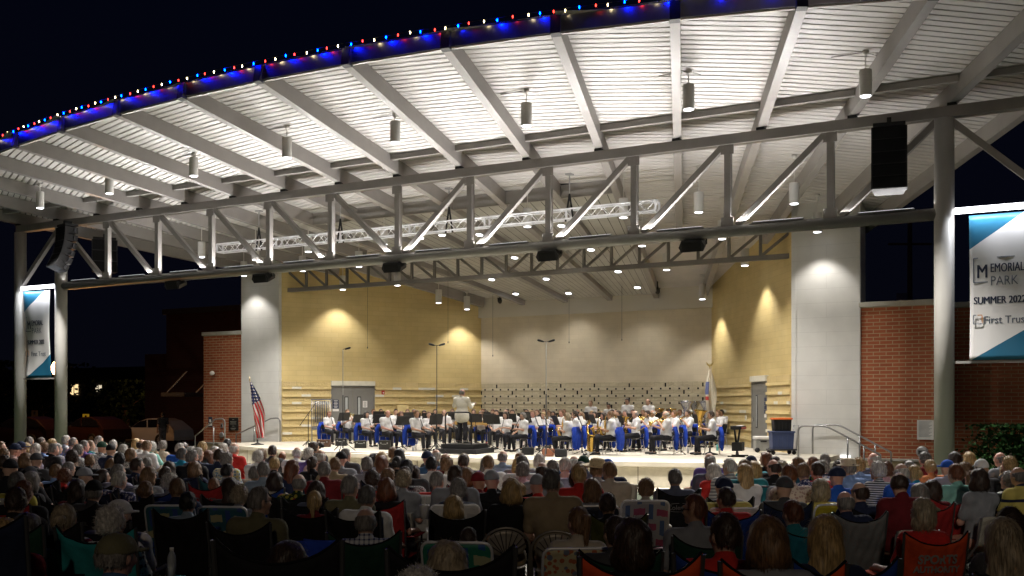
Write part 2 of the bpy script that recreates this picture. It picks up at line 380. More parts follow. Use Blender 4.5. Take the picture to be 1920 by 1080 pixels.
# ------------------------------------------------------------------ roof
YC = 26.3
def rx(k): return 2.254*(k-6)
def rpt(k, Y): return rx(k)*(YC-Y)/YC
def rfront(k):
    Y = -5.5
    for _ in range(8): Y = -6.15+.0068*(rpt(k, Y)-.5)**2
    return Y
def rend(k):
    if k in (1, 3, 5, 7, 9, 11): return 14.15
    if k in (2, 4, 6, 8, 10): return 7.1
    return 8.6
RH = .43
for k in range(-2, 15):
    y0, y1 = rfront(k)-.1, rend(k)
    a = Vector((rpt(k, y0), y0, zroof(y0)+RH/2)); b = Vector((rpt(k, y1), y1, zroof(y1)+RH/2))
    d = (b-a).normalized(); f_ = a+d*.17
    mb = MB(); mb.bar(f_, b, .22, RH); mb.bar(f_+(a-f_)*.002, a, .224, RH+.004, 1); mb.build('roof_rafter', [M_STEEL, M_DARKMETAL], shell)  # dark front tips: the unlit rafter ends are put into the colour
Cv = Vector((0, YC, 0))
def deckbay(mb, k, r0, r1, zo, fl=.157, gr=.043, dz=.05, m0=0):
    A = Vector((rx(k), -YC, 0)).normalized(); B = Vector((rx(k+1), -YC, 0)).normalized(); bis = (A+B).normalized(); ca = A.dot(bis)
    def pt(r, s, up): 
        q = Cv+(A if s == 0 else B)*(r/ca); return (q.x, q.y, zroof(q.y)+zo+up)
    r = r0
    while r > r1:
        ra, rb, rc = r, max(r-fl, r1), max(r-fl-gr, r1)
        mb.add([pt(ra, 0, 0), pt(ra, 1, 0), pt(rb, 1, 0), pt(rb, 0, 0)], [(0, 1, 2, 3)], m0)
        mb.add([pt(rb, 0, 0), pt(rb, 1, 0), pt(rb, 1, dz), pt(rb, 0, dz)], [(0, 1, 2, 3)], m0)
        mb.add([pt(rb, 0, dz), pt(rb, 1, dz), pt(rc, 1, dz), pt(rc, 0, dz)], [(0, 1, 2, 3)], m0+1)
        mb.add([pt(rc, 0, dz), pt(rc, 1, dz), pt(rc, 1, 0), pt(rc, 0, 0)], [(0, 1, 2, 3)], m0)
        r = rc
def rad(k, Y): return math.hypot(rpt(k+.5, Y), YC-Y)
mb = MB(); top = MB()
for k in range(-2, 14):
    yb = 3.1 if 3 <= k < 9 else 14.6
    if k in (-2, -1, 13, 12): yb = 8.6
    if k in (0, 11): yb = 14.4
    deckbay(mb, k, rad(k, rfront(k+.5)), rad(k, yb), RH)
    P = [(rpt(k, rfront(k)), rfront(k)), (rpt(k+1, rfront(k+1)), rfront(k+1)), (rpt(k+1, 15), 15), (rpt(k, 15), 15)]
    top.add([(x, y, zroof(y)+RH+.065) for x, y in P], [(0, 1, 2, 3)])
mb.build('roof_deck', [M_DECK, mat('deck_groove', (.07, .068, .064), .8)], shell)
top.build('roof_sheeting', mat('roof_membrane', (.12, .12, .12), .8), shell)
mb = MB()
for k in range(-2, 14):
    p, q = [Vector((rpt(j, rfront(j)), rfront(j), zroof(rfront(j))+RH-.17)) for j in (k, k+1)]
    dn = (q-p).normalized()*.11
    mb.bar(p+dn, q-dn, .06, .35)
M_FASC = mat('fascia_metal', (.5, .5, .55), .36, 1., .15, 3., .15, 7)
mb.build('fascia', M_FASC, shell)
mb = MB()
for k in range(-2, 14):
    p, q = [Vector((rpt(j, rfront(j)+.06), rfront(j)+.06, zroof(rfront(j))+.075)) for j in (k, k+1)]
    dn = (q-p).normalized()*.112
    mb.bar(p+dn, q-dn, .08, .045)
mb.build('eave_trim', M_DECK, shell)
mb = MB()
for k in range(-2, 14): mb.bar((rpt(k, -.5)+.111, -.5, zroof(-.5)+RH-.085), (rpt(k+1, -.5)-.111, -.5, zroof(-.5)+RH-.085), .14, .16)
mb.build('spandrel_beam', M_STEEL, shell)
# slatted ceiling over the stage
mb = MB()
for k in range(3, 9):
    for i in range(5):
        u0, u1 = k+(i+.03)/5, k+(i+.97)/5
        mb.add([(rpt(u0, 3.15), 3.15, zroof(3.15)+.2), (rpt(u1, 3.15), 3.15, zroof(3.15)+.2), (rpt(u1, 14.3), 14.3, zroof(14.3)+.2), (rpt(u0, 14.3), 14.3, zroof(14.3)+.2)], [(0, 1, 2, 3)], 0)
    mb.add([(rpt(k, 3.15), 3.15, zroof(3.15)+.23), (rpt(k+1, 3.15), 3.15, zroof(3.15)+.23), (rpt(k+1, 14.3), 14.3, zroof(14.3)+.23), (rpt(k, 14.3), 14.3, zroof(14.3)+.23)], [(0, 1, 2, 3)], 1)
mb.build('slatted_ceiling', [mat('ceiling_slat', (.50, .49, .45), .6, 0, .08, 2.), mat('slat_gap', (.02, .02, .02), .9)], shell)
mb = MB()
for k in range(3, 9):
    for yy in (3.08,): mb.bar((rpt(k, yy)+.112, yy, zroof(yy)+.22), (rpt(k+1, yy)-.112, yy, zroof(yy)+.22), .12, .42)
mb.build('ceiling_girder', M_STEEL, shell)
# front truss
tr = thing('truss_group', '', ''); bpy.data.objects.remove(tr)
ZT, ZB = 9.12, 6.75
mb = MB(); mb.bar((-18.1, 0, ZT), (18.1, 0, ZT), .26, .26); ft = mb.build('front_truss', M_STEEL, shell)
mb = MB(); mb.tube([(-15.6, 0, ZB), (15.6, 0, ZB)], .15, 24); mb.build('bottom_chord', mat('chord_steel_shaded', (.20, .195, .18), .4, 0, .06, 2.), ft)  # chord steel made darker in colour to stand for its unlit front
XV = [-15.6+2.6*i for i in range(13)]
for i in range(1, 12): mb = MB(); mb.bar((XV[i], 0, ZB+.13), (XV[i], 0, ZT-.13), .17, .17, up=(0, 1, 0)); mb.build('truss_vertical', M_STEEL, ft)
for i in range(12):
    dn = i < 6; za, zb = (ZT-.14, ZB+.14) if dn else (ZB+.14, ZT-.14)
    a = XV[i]+(.12 if dn else .24); b = XV[i+1]-(.24 if dn else .12)
    mb = MB(); mb.bar((a, 0.0, za), (b, 0.0, zb), .15, .15, up=(0, 1, 0)); mb.build('truss_diagonal', M_STEEL, ft)
for i in range(1, 12):
    for zc, zs_ in ((ZT-.26, (ZT-.2, ZT-.32)), (ZB+.24, (ZB+.2, ZB+.29))):
        mb = MB(); mb.box((XV[i], -.088, zc), (.34, .012, .24))
        for a in (-.12, .12):
            for z_ in zs_: mb.box((XV[i]+a, -.098, z_), (.03, .012, .03))
        mb.build('gusset_plate', M_STEEL, ft)
MB().tube([(-15.3, .16, ZT+.09), (15.3, .16, ZT+.09)], .02, 6).build('conduit', M_GALV, ft)
for k in range(-2, 15): MB().box((rx(k), 0, 9.285), (.2, .3, .065)).build('bearing_block', M_BLACK, ft)
for s in (-1, 1):
    for X in (15.6, 18.0):
        mb = MB(); mb.lathe([(.225, 0), (.225, ZT-.14)], 32); mb.box((0, 0, .26), (.5, .5, .03)); mb.build('steel_column', mat('column_paint', (.46, .45, .42), .42, 0, .05, 1.), shell, loc=(s*X, 0, 0))
    mb = MB(); mb.bar((s*15.75, 0, ZT-.2), (s*17.95, 0, ZB+.1), .15, .15, up=(0, 1, 0)); mb.build('truss_diagonal', M_STEEL, ft)
    mb = MB(); mb.bar((s*15.82, 0, 6.80), (s*17.78, 0, 6.80), .1, .06); mb.build('banner_rail', M_STEEL, ft)
    mb = MB(); mb.bar((s*15.82, 0, 3.24), (s*17.78, 0, 3.24), .06, .06); mb.build('banner_rail', M_STEEL, ft)
    mb = MB(); mb.bar((s*15.84, -.10, 6.77), (s*17.76, -.10, 6.77), .10, .13); 
    lt = mb.build('strip_light', M_STRIP, None, label='bright white strip light above the %s hanging banner' % ('left' if s < 0 else 'right'), cat='light')
    al = bpy.data.lights.new('lamp', 'AREA'); al.shape = 'RECTANGLE'; al.size = 1.8; al.size_y = .08; al.energy = 34; al.color = (.9, .93, 1)
    ao = bpy.data.objects.new('lamp', al); COL.objects.link(ao); ao.location = (s*16.8, -.2, 6.68); ao.rotation_euler = (-.3, 0, 0)
# rear truss
M_REAR = mat('rear_steel_shaded', (.125, .115, .10), .45, 0, .06, 2.)  # steel colour darkened to carry the dimmer light at the rear
mb = MB(); mb.bar((-10.45, 6.9, 6.99), (10.45, 6.9, 6.99), .16, .16); rt = mb.build('rear_truss', M_REAR, shell)
mb = MB(); mb.bar((-10.45, 6.9, 7.86), (10.45, 6.9, 7.86), .16, .16); mb.build('top_chord', M_REAR, rt)
for i in range(1, 20): mb = MB(); x = -10.45+1.045*i; mb.bar((x, 6.9, 7.06), (x, 6.9, 7.79), .09, .09, up=(0, 1, 0)); mb.build('truss_vertical', M_REAR, rt)
for i in range(20):
    x = -10.45+1.045*i; dn = i < 10; mb = MB(); mb.bar((x+.06, 6.9, 7.78 if dn else 7.08), (x+.985, 6.9, 7.08 if dn else 7.78), .08, .08, up=(0, 1, 0)); mb.build('truss_diagonal', M_REAR, rt)
# recessed lights in the slatted ceiling
for x, y in [(899, 439), (1053, 422), (965, 482), (1108, 467), (922, 523), (1024, 522), (1159, 508), (967, 550), (1066, 549), (1195, 538), (788, 445)]:
    p = at_roof(x, y, 9.49); q = p+np.array([0, 0, 0.])
    if q[1] > 13.9: q[1] = 13.7; q[2] = zroof(13.7)+.18
    R = Matrix.Translation(tuple(q)) @ Matrix.Rotation(-math.atan(.188), 4, 'X')
    t = thing('recessed_light', 'round recessed downlight glowing in the slatted stage ceiling', 'light', M=R, group='recessed lights in the slatted ceiling')
    mb = MB(); mb.lathe([(.15, -.03), (.15, .02)], 20); mb.build('trim_ring', M_WHITE, t)
    mb = MB(); mb.lathe([(.125, -.036), (.125, -.031)], 20); mb.build('lens', M_LENS, t)
    spot((0, 0, -.06), 95*KR, 2.1, .8, parent=t, size=.1)
# pendants: canopy on the deck, rod, cylinder, lens
PEND = []
def pendant(x, yb, drop=None, canopy=None, power=150, ang=1.5, base=None, label=''):
    if base is not None: P = np.array(base)
    else:
        P = at_roof(x, canopy, 9.30+RH) if canopy else at_roof(x, yb, 9.30+RH-drop)
    zt = zroof(P[1])+RH-.01
    d_ = -(P[0]-CAM[0])*SP+(P[1]-CAM[1])*CP
    zb = CAM[2]+(HOR-yb)*d_/F
    PEND.append((float(P[0]), float(P[1]), zt, float(zb), power, ang, x, label))
for x, yb, yc in [(75, 390, 345), (205, 363, 318), (363, 330, 288), (538, 296, 236), (741, 267, 214), (987, 236, 168), (1291, 205, 132), (1623, 180, 96)]: pendant(x, yb, canopy=yc, power=1500, ang=1.85, label='front')
for x, yb in [(378, 482), (479, 487), (578, 472), (720, 458), (829, 441), (989, 425), (1169, 408), (1310, 398), (1489, 382)]: pendant(x, yb, drop=1.35, power=210, ang=1.9, label='middle')
for x, yb in [(567, 508), (673, 500), (745, 535), (1204, 461), (1354, 448), (1250, 506)]: pendant(x, yb, drop=1.3, power=190, ang=1.9, label='rear')
# the wall washers stand a little way off the walls they light
def off_wall(key, x, d):
    A, B = WALLS[key]; s, z = on_wall(x, 600, A, B); A = np.array(A); B = np.array(B); u = (B-A)/np.hypot(*(B-A)); n = np.array([u[1], -u[0]])
    return np.array([*(A+u*s+n*d), 0])
for x, yb, key, sx, dd in [(642, 543, 'L', 632, .75), (810, 568, 'L', 800, 1.3), (880, 580, 'L', 862, .75), (1393, 498, 'R', 1437, .75), (1299, 561, 'R', 1352, .75), (1292, 545, 'R', 1310, 1.6)]: pendant(x, yb, base=off_wall(key, sx, dd), power=108 if dd < 1 else 55, ang=1.75 if dd < 1 else 1.2, label='side')
for x, yb, sx in [(460, 517, -11.75), (1536, 435, 11.45)]: pendant(x, yb, base=(sx, 5.75, 0), power=78, ang=1.7, label='pillar')
cyl = MB().lathe([(.135, 0), (.14, .02), (.14, .56), (.13, .58)], 24).mesh('shade', M_WHITE)
lens = MB().lathe([(.11, -.012), (.11, -.002)], 20).mesh('lens', M_LENS)
LABP = {'front': 'front overhang', 'middle': 'roof just behind the front truss', 'rear': 'roof over the stage', 'side': 'roof beside the yellow stage wall', 'pillar': 'roof before a white pillar'}
for (X, Y, zt, zb, pw, an, x, lb) in PEND:
    t = thing('pendant_light', 'white cylinder pendant light hanging from the '+LABP[lb], 'light', (X, Y, zb), group='pendant lights under the roof'); t['px'] = x
    obj('shade', cyl, t); obj('lens', lens, t)
    mb = MB(); mb.tube([(0, 0, .58), (0, 0, zt-zb-.05)], .014, 6); mb.build('rod', M_WHITE, t)
    if lb == 'front': mb = MB(); h_ = zt-zb-.02; mb.tube([(-.75, 0, h_), (.02, 0, h_)], .013, 6); mb.tube([(0, 0, h_-.03), (.12, .05, h_-.05), (.2, .3, h_-.03)], .009, 5); mb.build('conduit', M_STEEL, t)
    mb = MB(); mb.lathe([(.03, zt-zb-.1), (.075, zt-zb-.06), (.075, zt-zb)], 16); mb.build('canopy', M_WHITE, t)
    spot((0, 0, -.04), pw*KP, an, .55, (-.27 if lb == 'front' else 0, 0, 0), parent=t, size=.1)
# uplights on the bottom chord
for i in range(12):
    t = thing('linear_uplight', 'slim white uplight fixture on the bottom chord of the front truss', 'light', ((XV[i]+XV[i+1])/2, -.05, ZB+.15), group='uplights along the front truss'); t['px'] = i
    mb = MB(); mb.box((0, 0, .014), (1.3, .09, .028), bev=.006); mb.build('housing', M_GALV, t)
    mb = MB(); mb.box((0, 0, .031), (1.26, .07, .005)); mb.build('lens', M_STRIP2, t)
    for en, sprd, tl in ((UPW*.42, PI, .15), (UPW*.27, 2.0, .95)):   # glow along the chord, and the throw out to the eave
        al = bpy.data.lights.new('lamp', 'AREA'); al.shape = 'RECTANGLE'; al.size = 2.2; al.size_y = .1; al.energy = en*(.14 if i in (0, 11) else 1); al.color = (1, .97, .95); al.spread = sprd
        ao = bpy.data.objects.new('lamp', al); COL.objects.link(ao); ao.parent = t; ao.location = (0, -.02, .09); ao.rotation_euler = (PI+tl, 0, 0)
# string lights
sl = thing('string_lights', 'blue white and red bulb string along the curved roof edge', 'string lights')
pts = []
for k in np.arange(1.45, 12.6, .02):
    Y = rfront(k)-.14; pts.append((rpt(k, Y), Y, zroof(Y)+RH+.055))
cum = [0]
for a, b in zip(pts, pts[1:]): cum.append(cum[-1]+math.dist(a, b))
bulb = MB().lathe([(.003, -.046), (.010, -.038), (.0145, -.02), (.011, .006), (.008, .014)], 8).mesh('bulb', mat('bulb_red', (.8, .02, .02), .4, 0, 0, emit=(1, .03, .02), estr=14))
BC = [mat('bulb_white', (.9, .8, .5), .4, 0, 0, emit=(1, .80, .40), estr=22), mat('bulb_blue', (.05, .1, 1), .4, 0, 0, emit=(.0, .006, 1), estr=420), MATS['bulb_red']]
BN = ['white', 'blue', 'red']
nb = 0; s = .1
while s < cum[-1] and nb < 99:
    i = int(np.searchsorted(cum, s)); p = pts[min(i, len(pts)-1)]
    p = (p[0], p[1], p[2]+random.uniform(-.022, .018)); obj('bulb', bulb, sl, loc=p, mats=[BC[nb % 3]], rz=random.uniform(0, 3), label='%s glowing bulb' % BN[nb % 3]); nb += 1; s += .335*random.uniform(.86, 1.14)
MB().tube([(x, y, z+.02) for x, y, z in pts[::6]], .007, 5).build('wire', M_BLACK, sl)
# ------------------------------------------------------------------ rigging
XA0, XA1, YA, ZA, HA = -8.75, 7.95, 1.35, 7.87, .145
lt = thing('lighting_truss', 'bright aluminium box lighting truss slung on chains behind the front truss', 'lighting truss')
for sy in (-1, 1):
    for sz in (-1, 1): MB().tube([(XA0, YA+sy*HA, ZA+sz*HA), (XA1, YA+sy*HA, ZA+sz*HA)], .026, 10).build('chord', M_ALU, lt)
mb = MB(); n = 58
for i in range(n):
    xa, xb = XA0+(XA1-XA0)*i/n, XA0+(XA1-XA0)*(i+1)/n; q = 1 if i % 2 else -1
    for sy in (-1, 1): mb.tube([(xa, YA+sy*HA, ZA-q*HA), (xb, YA+sy*HA, ZA+q*HA)], .011, 6)
    for sz in (-1, 1): mb.tube([(xa, YA-q*HA, ZA+sz*HA), (xb, YA+q*HA, ZA+sz*HA)], .009, 5)
mb.build('lattice', M_ALU, lt)
for i in range(7):
    x = XA0+(XA1-XA0)*i/6; mb = MB()
    for a, b in (((-1, -1), (-1, 1)), ((-1, 1), (1, 1)), ((1, 1), (1, -1)), ((1, -1), (-1, -1))): mb.bar((x, YA+a[0]*HA, ZA+a[1]*HA), (x, YA+b[0]*HA, ZA+b[1]*HA), .05, .05, up=(1, 0, 0))
    mb.build('end_frame', M_ALU, lt)
for x in (-6.9, -3.3, 1.0, 5.2):
    mb = MB(); zt = zroof(YA)+.02
    for j in range(7): mb.tube([(x, YA, zt-.08*j), (x, YA, zt-.08*j-.09)], .02 if j % 2 else .014, 6)
    mb.tube([(x, YA, zt-.6), (x-.13, YA, ZA-.2)], .028, 6, 1); mb.tube([(x, YA, zt-.6), (x+.13, YA, ZA-.2)], .028, 6, 1); mb.box((x, YA, zt-.02), (.2, .2, .04))
    mb.build('hanger_chain', [M_GALV, M_BLACK], lt)
M_GRILLE = mat('speaker_grille', (.007, .007, .0075), .8, 0, .2, 60., .3, 300, spec=.15)
def line_array(label, x, y, z, n, w, h, rz, bend):
    t = thing('line_array_speaker', label, 'speaker', (x, y, z), rz)
    mb = MB(); mb.box((0, 0, .06), (w*.9, .5, .08)); mb.box((0, 0, .16), (.1, .3, .16)); mb.build('flying_frame', M_BLACK, t)
    M = Matrix.Identity(4); a = 0
    for i in range(n):
        mb = MB(); d = .5
        vs = [(-w/2, -d/2, 0), (w/2, -d/2, 0), (w*.40, d/2, -.02), (-w*.40, d/2, -.02), (-w/2, -d/2, -h), (w/2, -d/2, -h), (w*.40, d/2, -h+.03), (-w*.40, d/2, -h+.03)]
        mb.add(vs, [(3, 2, 1, 0), (4, 5, 6, 7), (1, 2, 6, 5), (2, 3, 7, 6), (3, 0, 4, 7)], 0, M=M); mb.add(vs, [(0, 1, 5, 4)], 1, M=M)
        for sx in (-1, 1): mb.box((sx*(w/2-.02), -d/2-.012, -h/2), (.035, .03, h*.9), 0, M=M)
        mb.box((0, -d/2-.01, -h+.015), (w*.96, .02, .018), 0, M=M)
        mb.build('cabinet', [M_BLACK, M_GRILLE], t)
        mb = MB(); mb.box((w/2-.02, .1, -h/2), (.05, .06, .12), 0, M=M); mb.build('rigging_link', M_DARKMETAL, t)
        M = M @ Matrix.Translation((0, 0, -h-.012)) @ Matrix.Rotation(bend, 4, 'X')
p = at_y(1667, 238, -.42); line_array('black five box line array hanging beside the right steel column', p[0], -.42, 8.8, 5, .80, .30, .15, -.05)
p = at_y(127, 430, -.45); line_array('black curved line array hanging beside the left steel column', p[0], -.45, 8.85, 6, .80, .27, -.25, -.10)
p = at_y(196, 432, 1.9); line_array('grey side line array hanging behind the left curved array', p[0], 1.9, 8.75, 3, .95, .42, .9, -.02)
for x, y, lb in [(333, 533, 'leftmost of the truss, against the night sky'), (498, 520, 'in front of the left white pillar'), (743, 500, 'left of centre over the stage'), (1034, 478, 'right of centre over the stage'), (1303, 460, 'rightmost under the truss')]:
    p = at_y(x, y, .05)
    t = thing('monitor_speaker', 'black wedge speaker under the front truss, '+lb, 'speaker', (p[0], 0, p[2]), .0, 'speakers slung under the front truss')
    mb = MB(); pr = [(-.30, -.13), (-.36, .0), (-.27, .17), (.27, .17), (.36, .0), (.30, -.13)]
    vs = [(a, -.24, b) for a, b in pr]+[(a*.75, .24, b*.8) for a, b in pr]; nn = 6
    mb.add(vs, [list(range(nn)), [nn+i for i in range(nn)][::-1]]+[((i+1) % nn, i, nn+i, nn+(i+1) % nn) for i in range(nn)], 0, M=Matrix.Rotation(.35, 4, 'X')); mb.build('cabinet', M_BLACK, t)
    mb = MB(); mb.box((0, -.25, 0), (.52, .01, .24), 0, M=Matrix.Rotation(.35, 4, 'X')); mb.build('grille', M_GRILLE, t)
    mb = MB(); mb.bar((-.33, 0, 0), (-.33, 0, .3), .03, .05); mb.bar((.33, 0, 0), (.33, 0, .3), .03, .05); mb.box((0, 0, .31), (.7, .06, .03)); mb.build('bracket', M_BLACK, t)
for x, y, lb in [(937, 563, 'left'), (1233, 545, 'right')]:
    p = at_y(x, y, 13.3); t = thing('stage_spotlight', 'small black theatre spotlight under the ceiling above the back wall, on the %s' % lb, 'spotlight', tuple(p), .4)
    mb = MB(); mb.lathe([(.07, -.16), (.1, -.05), (.09, .1), (.05, .16)], 12, 0, Matrix.Rotation(1.0, 4, 'X')); mb.build('housing', M_BLACK, t)
    mb = MB(); mb.tube([(0, 0, .1), (0, 0, .45)], .02, 6); mb.bar((-.12, 0, .1), (.12, 0, .1), .03); mb.build('yoke', M_BLACK, t)
for x, y in [(1067, 640), (924, 665), (1166, 635), (689, 650), (840, 640)]:
    p = at_y(x, y, 12.9 if x > 900 else 9.); zt = zroof(p[1])+.2
    MB().tube([(0, 0, 0), (0, 0, zt-p[2])], .006, 5).lathe([(.018, -.08), (.022, -.02), (.01, 0)], 8).build('hanging_microphone', M_BLACK, loc=tuple(p), label='thin hanging microphone on a long cable from the stage ceiling', cat='microphone', group='hanging microphones over the stage')
# ------------------------------------------------------------------ banners
def banner_material():
    m = bpy.data.materials.new('banner_print'); m.use_nodes = True; nt, b = nodes_of(m)
    tc = nt.nodes.new('ShaderNodeTexCoord'); sp = nt.nodes.new('ShaderNodeSeparateXYZ'); nt.links.new(tc.outputs['Object'], sp.inputs[0])
    u = mathn(nt, 'ADD', mathn(nt, 'DIVIDE', sp.outputs['X'], 1.46), .5); v = mathn(nt, 'DIVIDE', sp.outputs['Z'], 3.36)   # v 0 bottom .. 1 top
    t1 = mathn(nt, 'GREATER_THAN', mathn(nt, 'SUBTRACT', v, mathn(nt, 'MULTIPLY', u, .30)), .765)
    t2 = mathn(nt, 'LESS_THAN', mathn(nt, 'SUBTRACT', v, mathn(nt, 'MULTIPLY', u, .262)), -.005)
    f = mathn(nt, 'MAXIMUM', t1, t2)
    c = mixc(nt, f, (.78, .77, .76), (.018, .14, .25)); nt.links.new(c, b.inputs['Base Color']); b.inputs['Roughness'].default_value = .42
    return m
M_BAN = banner_material(); M_INK = mat('banner_ink', (.015, .025, .06), .5, 0, 0)
M_INK2 = mat('banner_grey_ink', (.12, .14, .18), .5, 0, 0); M_ORG = mat('banner_orange_ink', (.5, .2, .05), .5, 0, 0)
for s, lb in ((-1, 'left'), (1, 'right')):
    t = thing('hanging_banner', 'tall white banner with blue corners and park lettering between the %s pair of columns' % lb, 'banner', (s*16.88, -.02, 3.28), 0, 'park banners between the columns')
    amp = .05 if s < 0 else .02
    def wav(u, v): return -.05+amp*math.sin(v*5.1+u*2.)+.014*math.sin(u*11+v*3)*(1-abs(2*v-1)**4)
    mb = MB(); mb.sheet(lambda u, v: ((u-.5)*1.46+(.05*math.sin(v*PI*1.3+.4) if s < 0 else .01*math.sin(v*4)), wav(u, v), v*3.36), 14, 30, .004); mb.build('cloth', M_BAN, t)
    def put(name, me, x, z, bold=0.):
        vs = [(v.co.x, v.co.y, v.co.z) for v in me.vertices]; fs = [list(f.vertices) for f in me.polygons]; m_ = MB()
        for dx in ((-bold, 0, bold) if bold else (0,)):
            m_.add([(x+a+dx, wav((x+a)/1.46+.5, (z+b_)/3.36)-.007-.6*c_-abs(dx)*.05, z+b_) for a, b_, c_ in vs], fs)
        m_.build(name, me.materials[0], t); bpy.data.meshes.remove(me)
    put('lettering', text_mesh('M', .44, 0, 'LEFT', M_INK, sx=.72), -.58, 1.90, .007)
    put('lettering', text_mesh('EMORIAL', .285, 0, 'LEFT', M_INK, sx=.60), -.29, 2.02, .005)
    put('lettering', text_mesh('PARK', .30, 0, 'CENTER', M_INK2, sx=.8), .0, 1.72)
    put('lettering', text_mesh('SUMMER 2022', .235, 0, 'LEFT', M_INK, sx=.76), -.64, 1.30, .007)
    put('lettering', text_mesh('First Trust', .25, 0, 'LEFT', M_INK2, sx=.86), -.43, .84, .003)
    mb = MB(); g = .02
    for a, b in (((-.64, 1.80), (-.64, 2.36)), ((-.64, 2.36), (.52, 2.36)), ((.52, 2.36), (.52, 1.80)), ((-.64, 1.80), (-.34, 1.80)), ((.34, 1.80), (.52, 1.80))): mb.bar((a[0], 0, a[1]), (b[0], 0, b[1]), g, .01, up=(0, 1, 0))
    mb.build('logo_frame', M_INK2, t, loc=(0, -.075 if s < 0 else -.062, 0))
    mb = MB()
    for a, b in (((-.64, .84), (-.64, 1.04)), ((-.64, .84), (-.46, .84)), ((-.64, 1.04), (-.58, 1.04))): mb.bar((a[0], 0, a[1]), (b[0], 0, b[1]), g, .01, up=(0, 1, 0))
    for a, b in (((-.56, 1.04), (-.46, 1.04)), ((-.46, 1.04), (-.46, .86))): mb.bar((a[0], 0, a[1]), (b[0], 0, b[1]), g, .01, 1, up=(0, 1, 0))
    mb.build('logo_square', [M_INK2, M_ORG], t, loc=(0, -.085 if s < 0 else -.062, 0))
# ------------------------------------------------------------------ flags
def flag_material(us):
    m = bpy.data.materials.new('striped_flag_cloth' if us else 'state_flag_cloth'); m.use_nodes = True; nt, b = nodes_of(m)
    uv = nt.nodes.new('ShaderNodeUVMap'); sp = nt.nodes.new('ShaderNodeSeparateXYZ'); nt.links.new(uv.outputs[0], sp.inputs[0]); u, v = sp.outputs['X'], sp.outputs['Y']
    if us:
        st = mathn(nt, 'GREATER_THAN', mathn(nt, 'FRACT', mathn(nt, 'ADD', mathn(nt, 'MULTIPLY', u, 4.0), mathn(nt, 'MULTIPLY', v, 3.0))), .5)
        c = mixc(nt, st, (.55, .02, .03), (.75, .72, .68))
        can = mathn(nt, 'GREATER_THAN', mathn(nt, 'SUBTRACT', v, mathn(nt, 'MULTIPLY', u, .12)), .58)
        fx = mathn(nt, 'SUBTRACT', mathn(nt, 'FRACT', mathn(nt, 'MULTIPLY', u, 4.)), .5); fy = mathn(nt, 'SUBTRACT', mathn(nt, 'FRACT', mathn(nt, 'MULTIPLY', v, 18.)), .5)
        star = mathn(nt, 'LESS_THAN', mathn(nt, 'ADD', mathn(nt, 'MULTIPLY', fx, fx), mathn(nt, 'MULTIPLY', fy, fy)), .06)
        c = mixc(nt, can, c, mixc(nt, star, (.02, .03, .12), (.75, .74, .72)))
    else:
        d1 = mathn(nt, 'LESS_THAN', mathn(nt, 'ABSOLUTE', mathn(nt, 'SUBTRACT', v, .66)), .12); d2 = mathn(nt, 'LESS_THAN', u, .33)
        e1 = mathn(nt, 'MULTIPLY', d1, d2)
        d3 = mathn(nt, 'LESS_THAN', mathn(nt, 'ABSOLUTE', mathn(nt, 'SUBTRACT', v, .47)), .035)
        c = mixc(nt, e1, (.66, .60, .47), (.10, .12, .25)); c = mixc(nt, mathn(nt, 'MULTIPLY', d3, d2), c, (.5, .05, .04))
    nt.links.new(c, b.inputs['Base Color']); b.inputs['Roughness'].default_value = .7
    return m
def flag(us, px, label):
    base = at_z(px[0], px[1], .70); R = px_scale(base); H = (px[1]-px[2])/R
    t = thing('flag', label, 'flag', tuple(base), PSI)
    mb = MB(); mb.lathe([(.24, 0), (.25, .02), (.12, .05), (.03, .09), (.03, .2)], 20); mb.build('stand', M_BLACK, t)
    L = px[3]/R; top = (-.30, 0, H) if us else (0, 0, H)
    mb = MB(); mb.tube([(0, 0, .05), top], .014, 8); mb.build('pole', mat('flag_pole', (.25, .15, .06), .4, 0, .2), t)
    mb = MB()
    mb.lathe([(.012, 0), (.03, .04), (.012, .08), (.004, .16)], 8, 0, Matrix.Translation(top))
    if not us:
        for s in (-1, 1): mb.add([(0, 0, .08), (s*.12, 0, .2), (s*.09, 0, .1), (s*.04, 0, .05)], [(0, 1, 2, 3)], 0, M=Matrix.Translation(top))
    mb.build('finial', mat('gilt', (.55, .40, .14), .35, .8), t)
    cl = L*.93
    def fn(u, v):   # v 1 top .. 0 bottom
        zz = H-.06-(1-v)*cl
        w = (.10+.36*math.sin(min(1, (1-v)*1.25)*PI*.62)*(1-.45*max(0, (1-v)-.62)/.38)) if us else (.09+.24*math.sin(min(1, (1-v)*1.4)*PI*.6))
        px_ = (-.30+.26*(1-v)*1.15) if us else -.02-.0*(1-v)
        fold = .05*math.sin(u*15+v*2.5)+.03*math.sin(u*7-v*6)
        return (px_+(u-(.05 if us else .35))*w+.02*math.sin(v*7+u*3), -.04+fold, zz)
    mb = MB(); nu, nv = 24, 30; mb.sheet(fn, nu, nv); me = mb.mesh('cloth', flag_material(us)); uvl = me.uv_layers.new(name='UVMap')
    for lp in me.loops: i = lp.vertex_index; uvl.data[lp.index].uv = ((i % (nu+1))/nu, (i//(nu+1))/nv)
    obj('cloth', me, t)
    if not us:
        mb = MB(); mb.sheet(lambda u, v: tuple(np.array(fn(u*.05+.95, v))+np.array((.01, -.004, 0))), 2, 30); mb.build('gold_fringe', MATS['gilt'], t)
flag(True, (483, 834, 714, 112), 'red white and blue flag draped on a slanted pole at the left stage edge')
flag(False, (1331, 852, 690, 108), 'white flag with blue emblem draped on a pole before the tuba players')
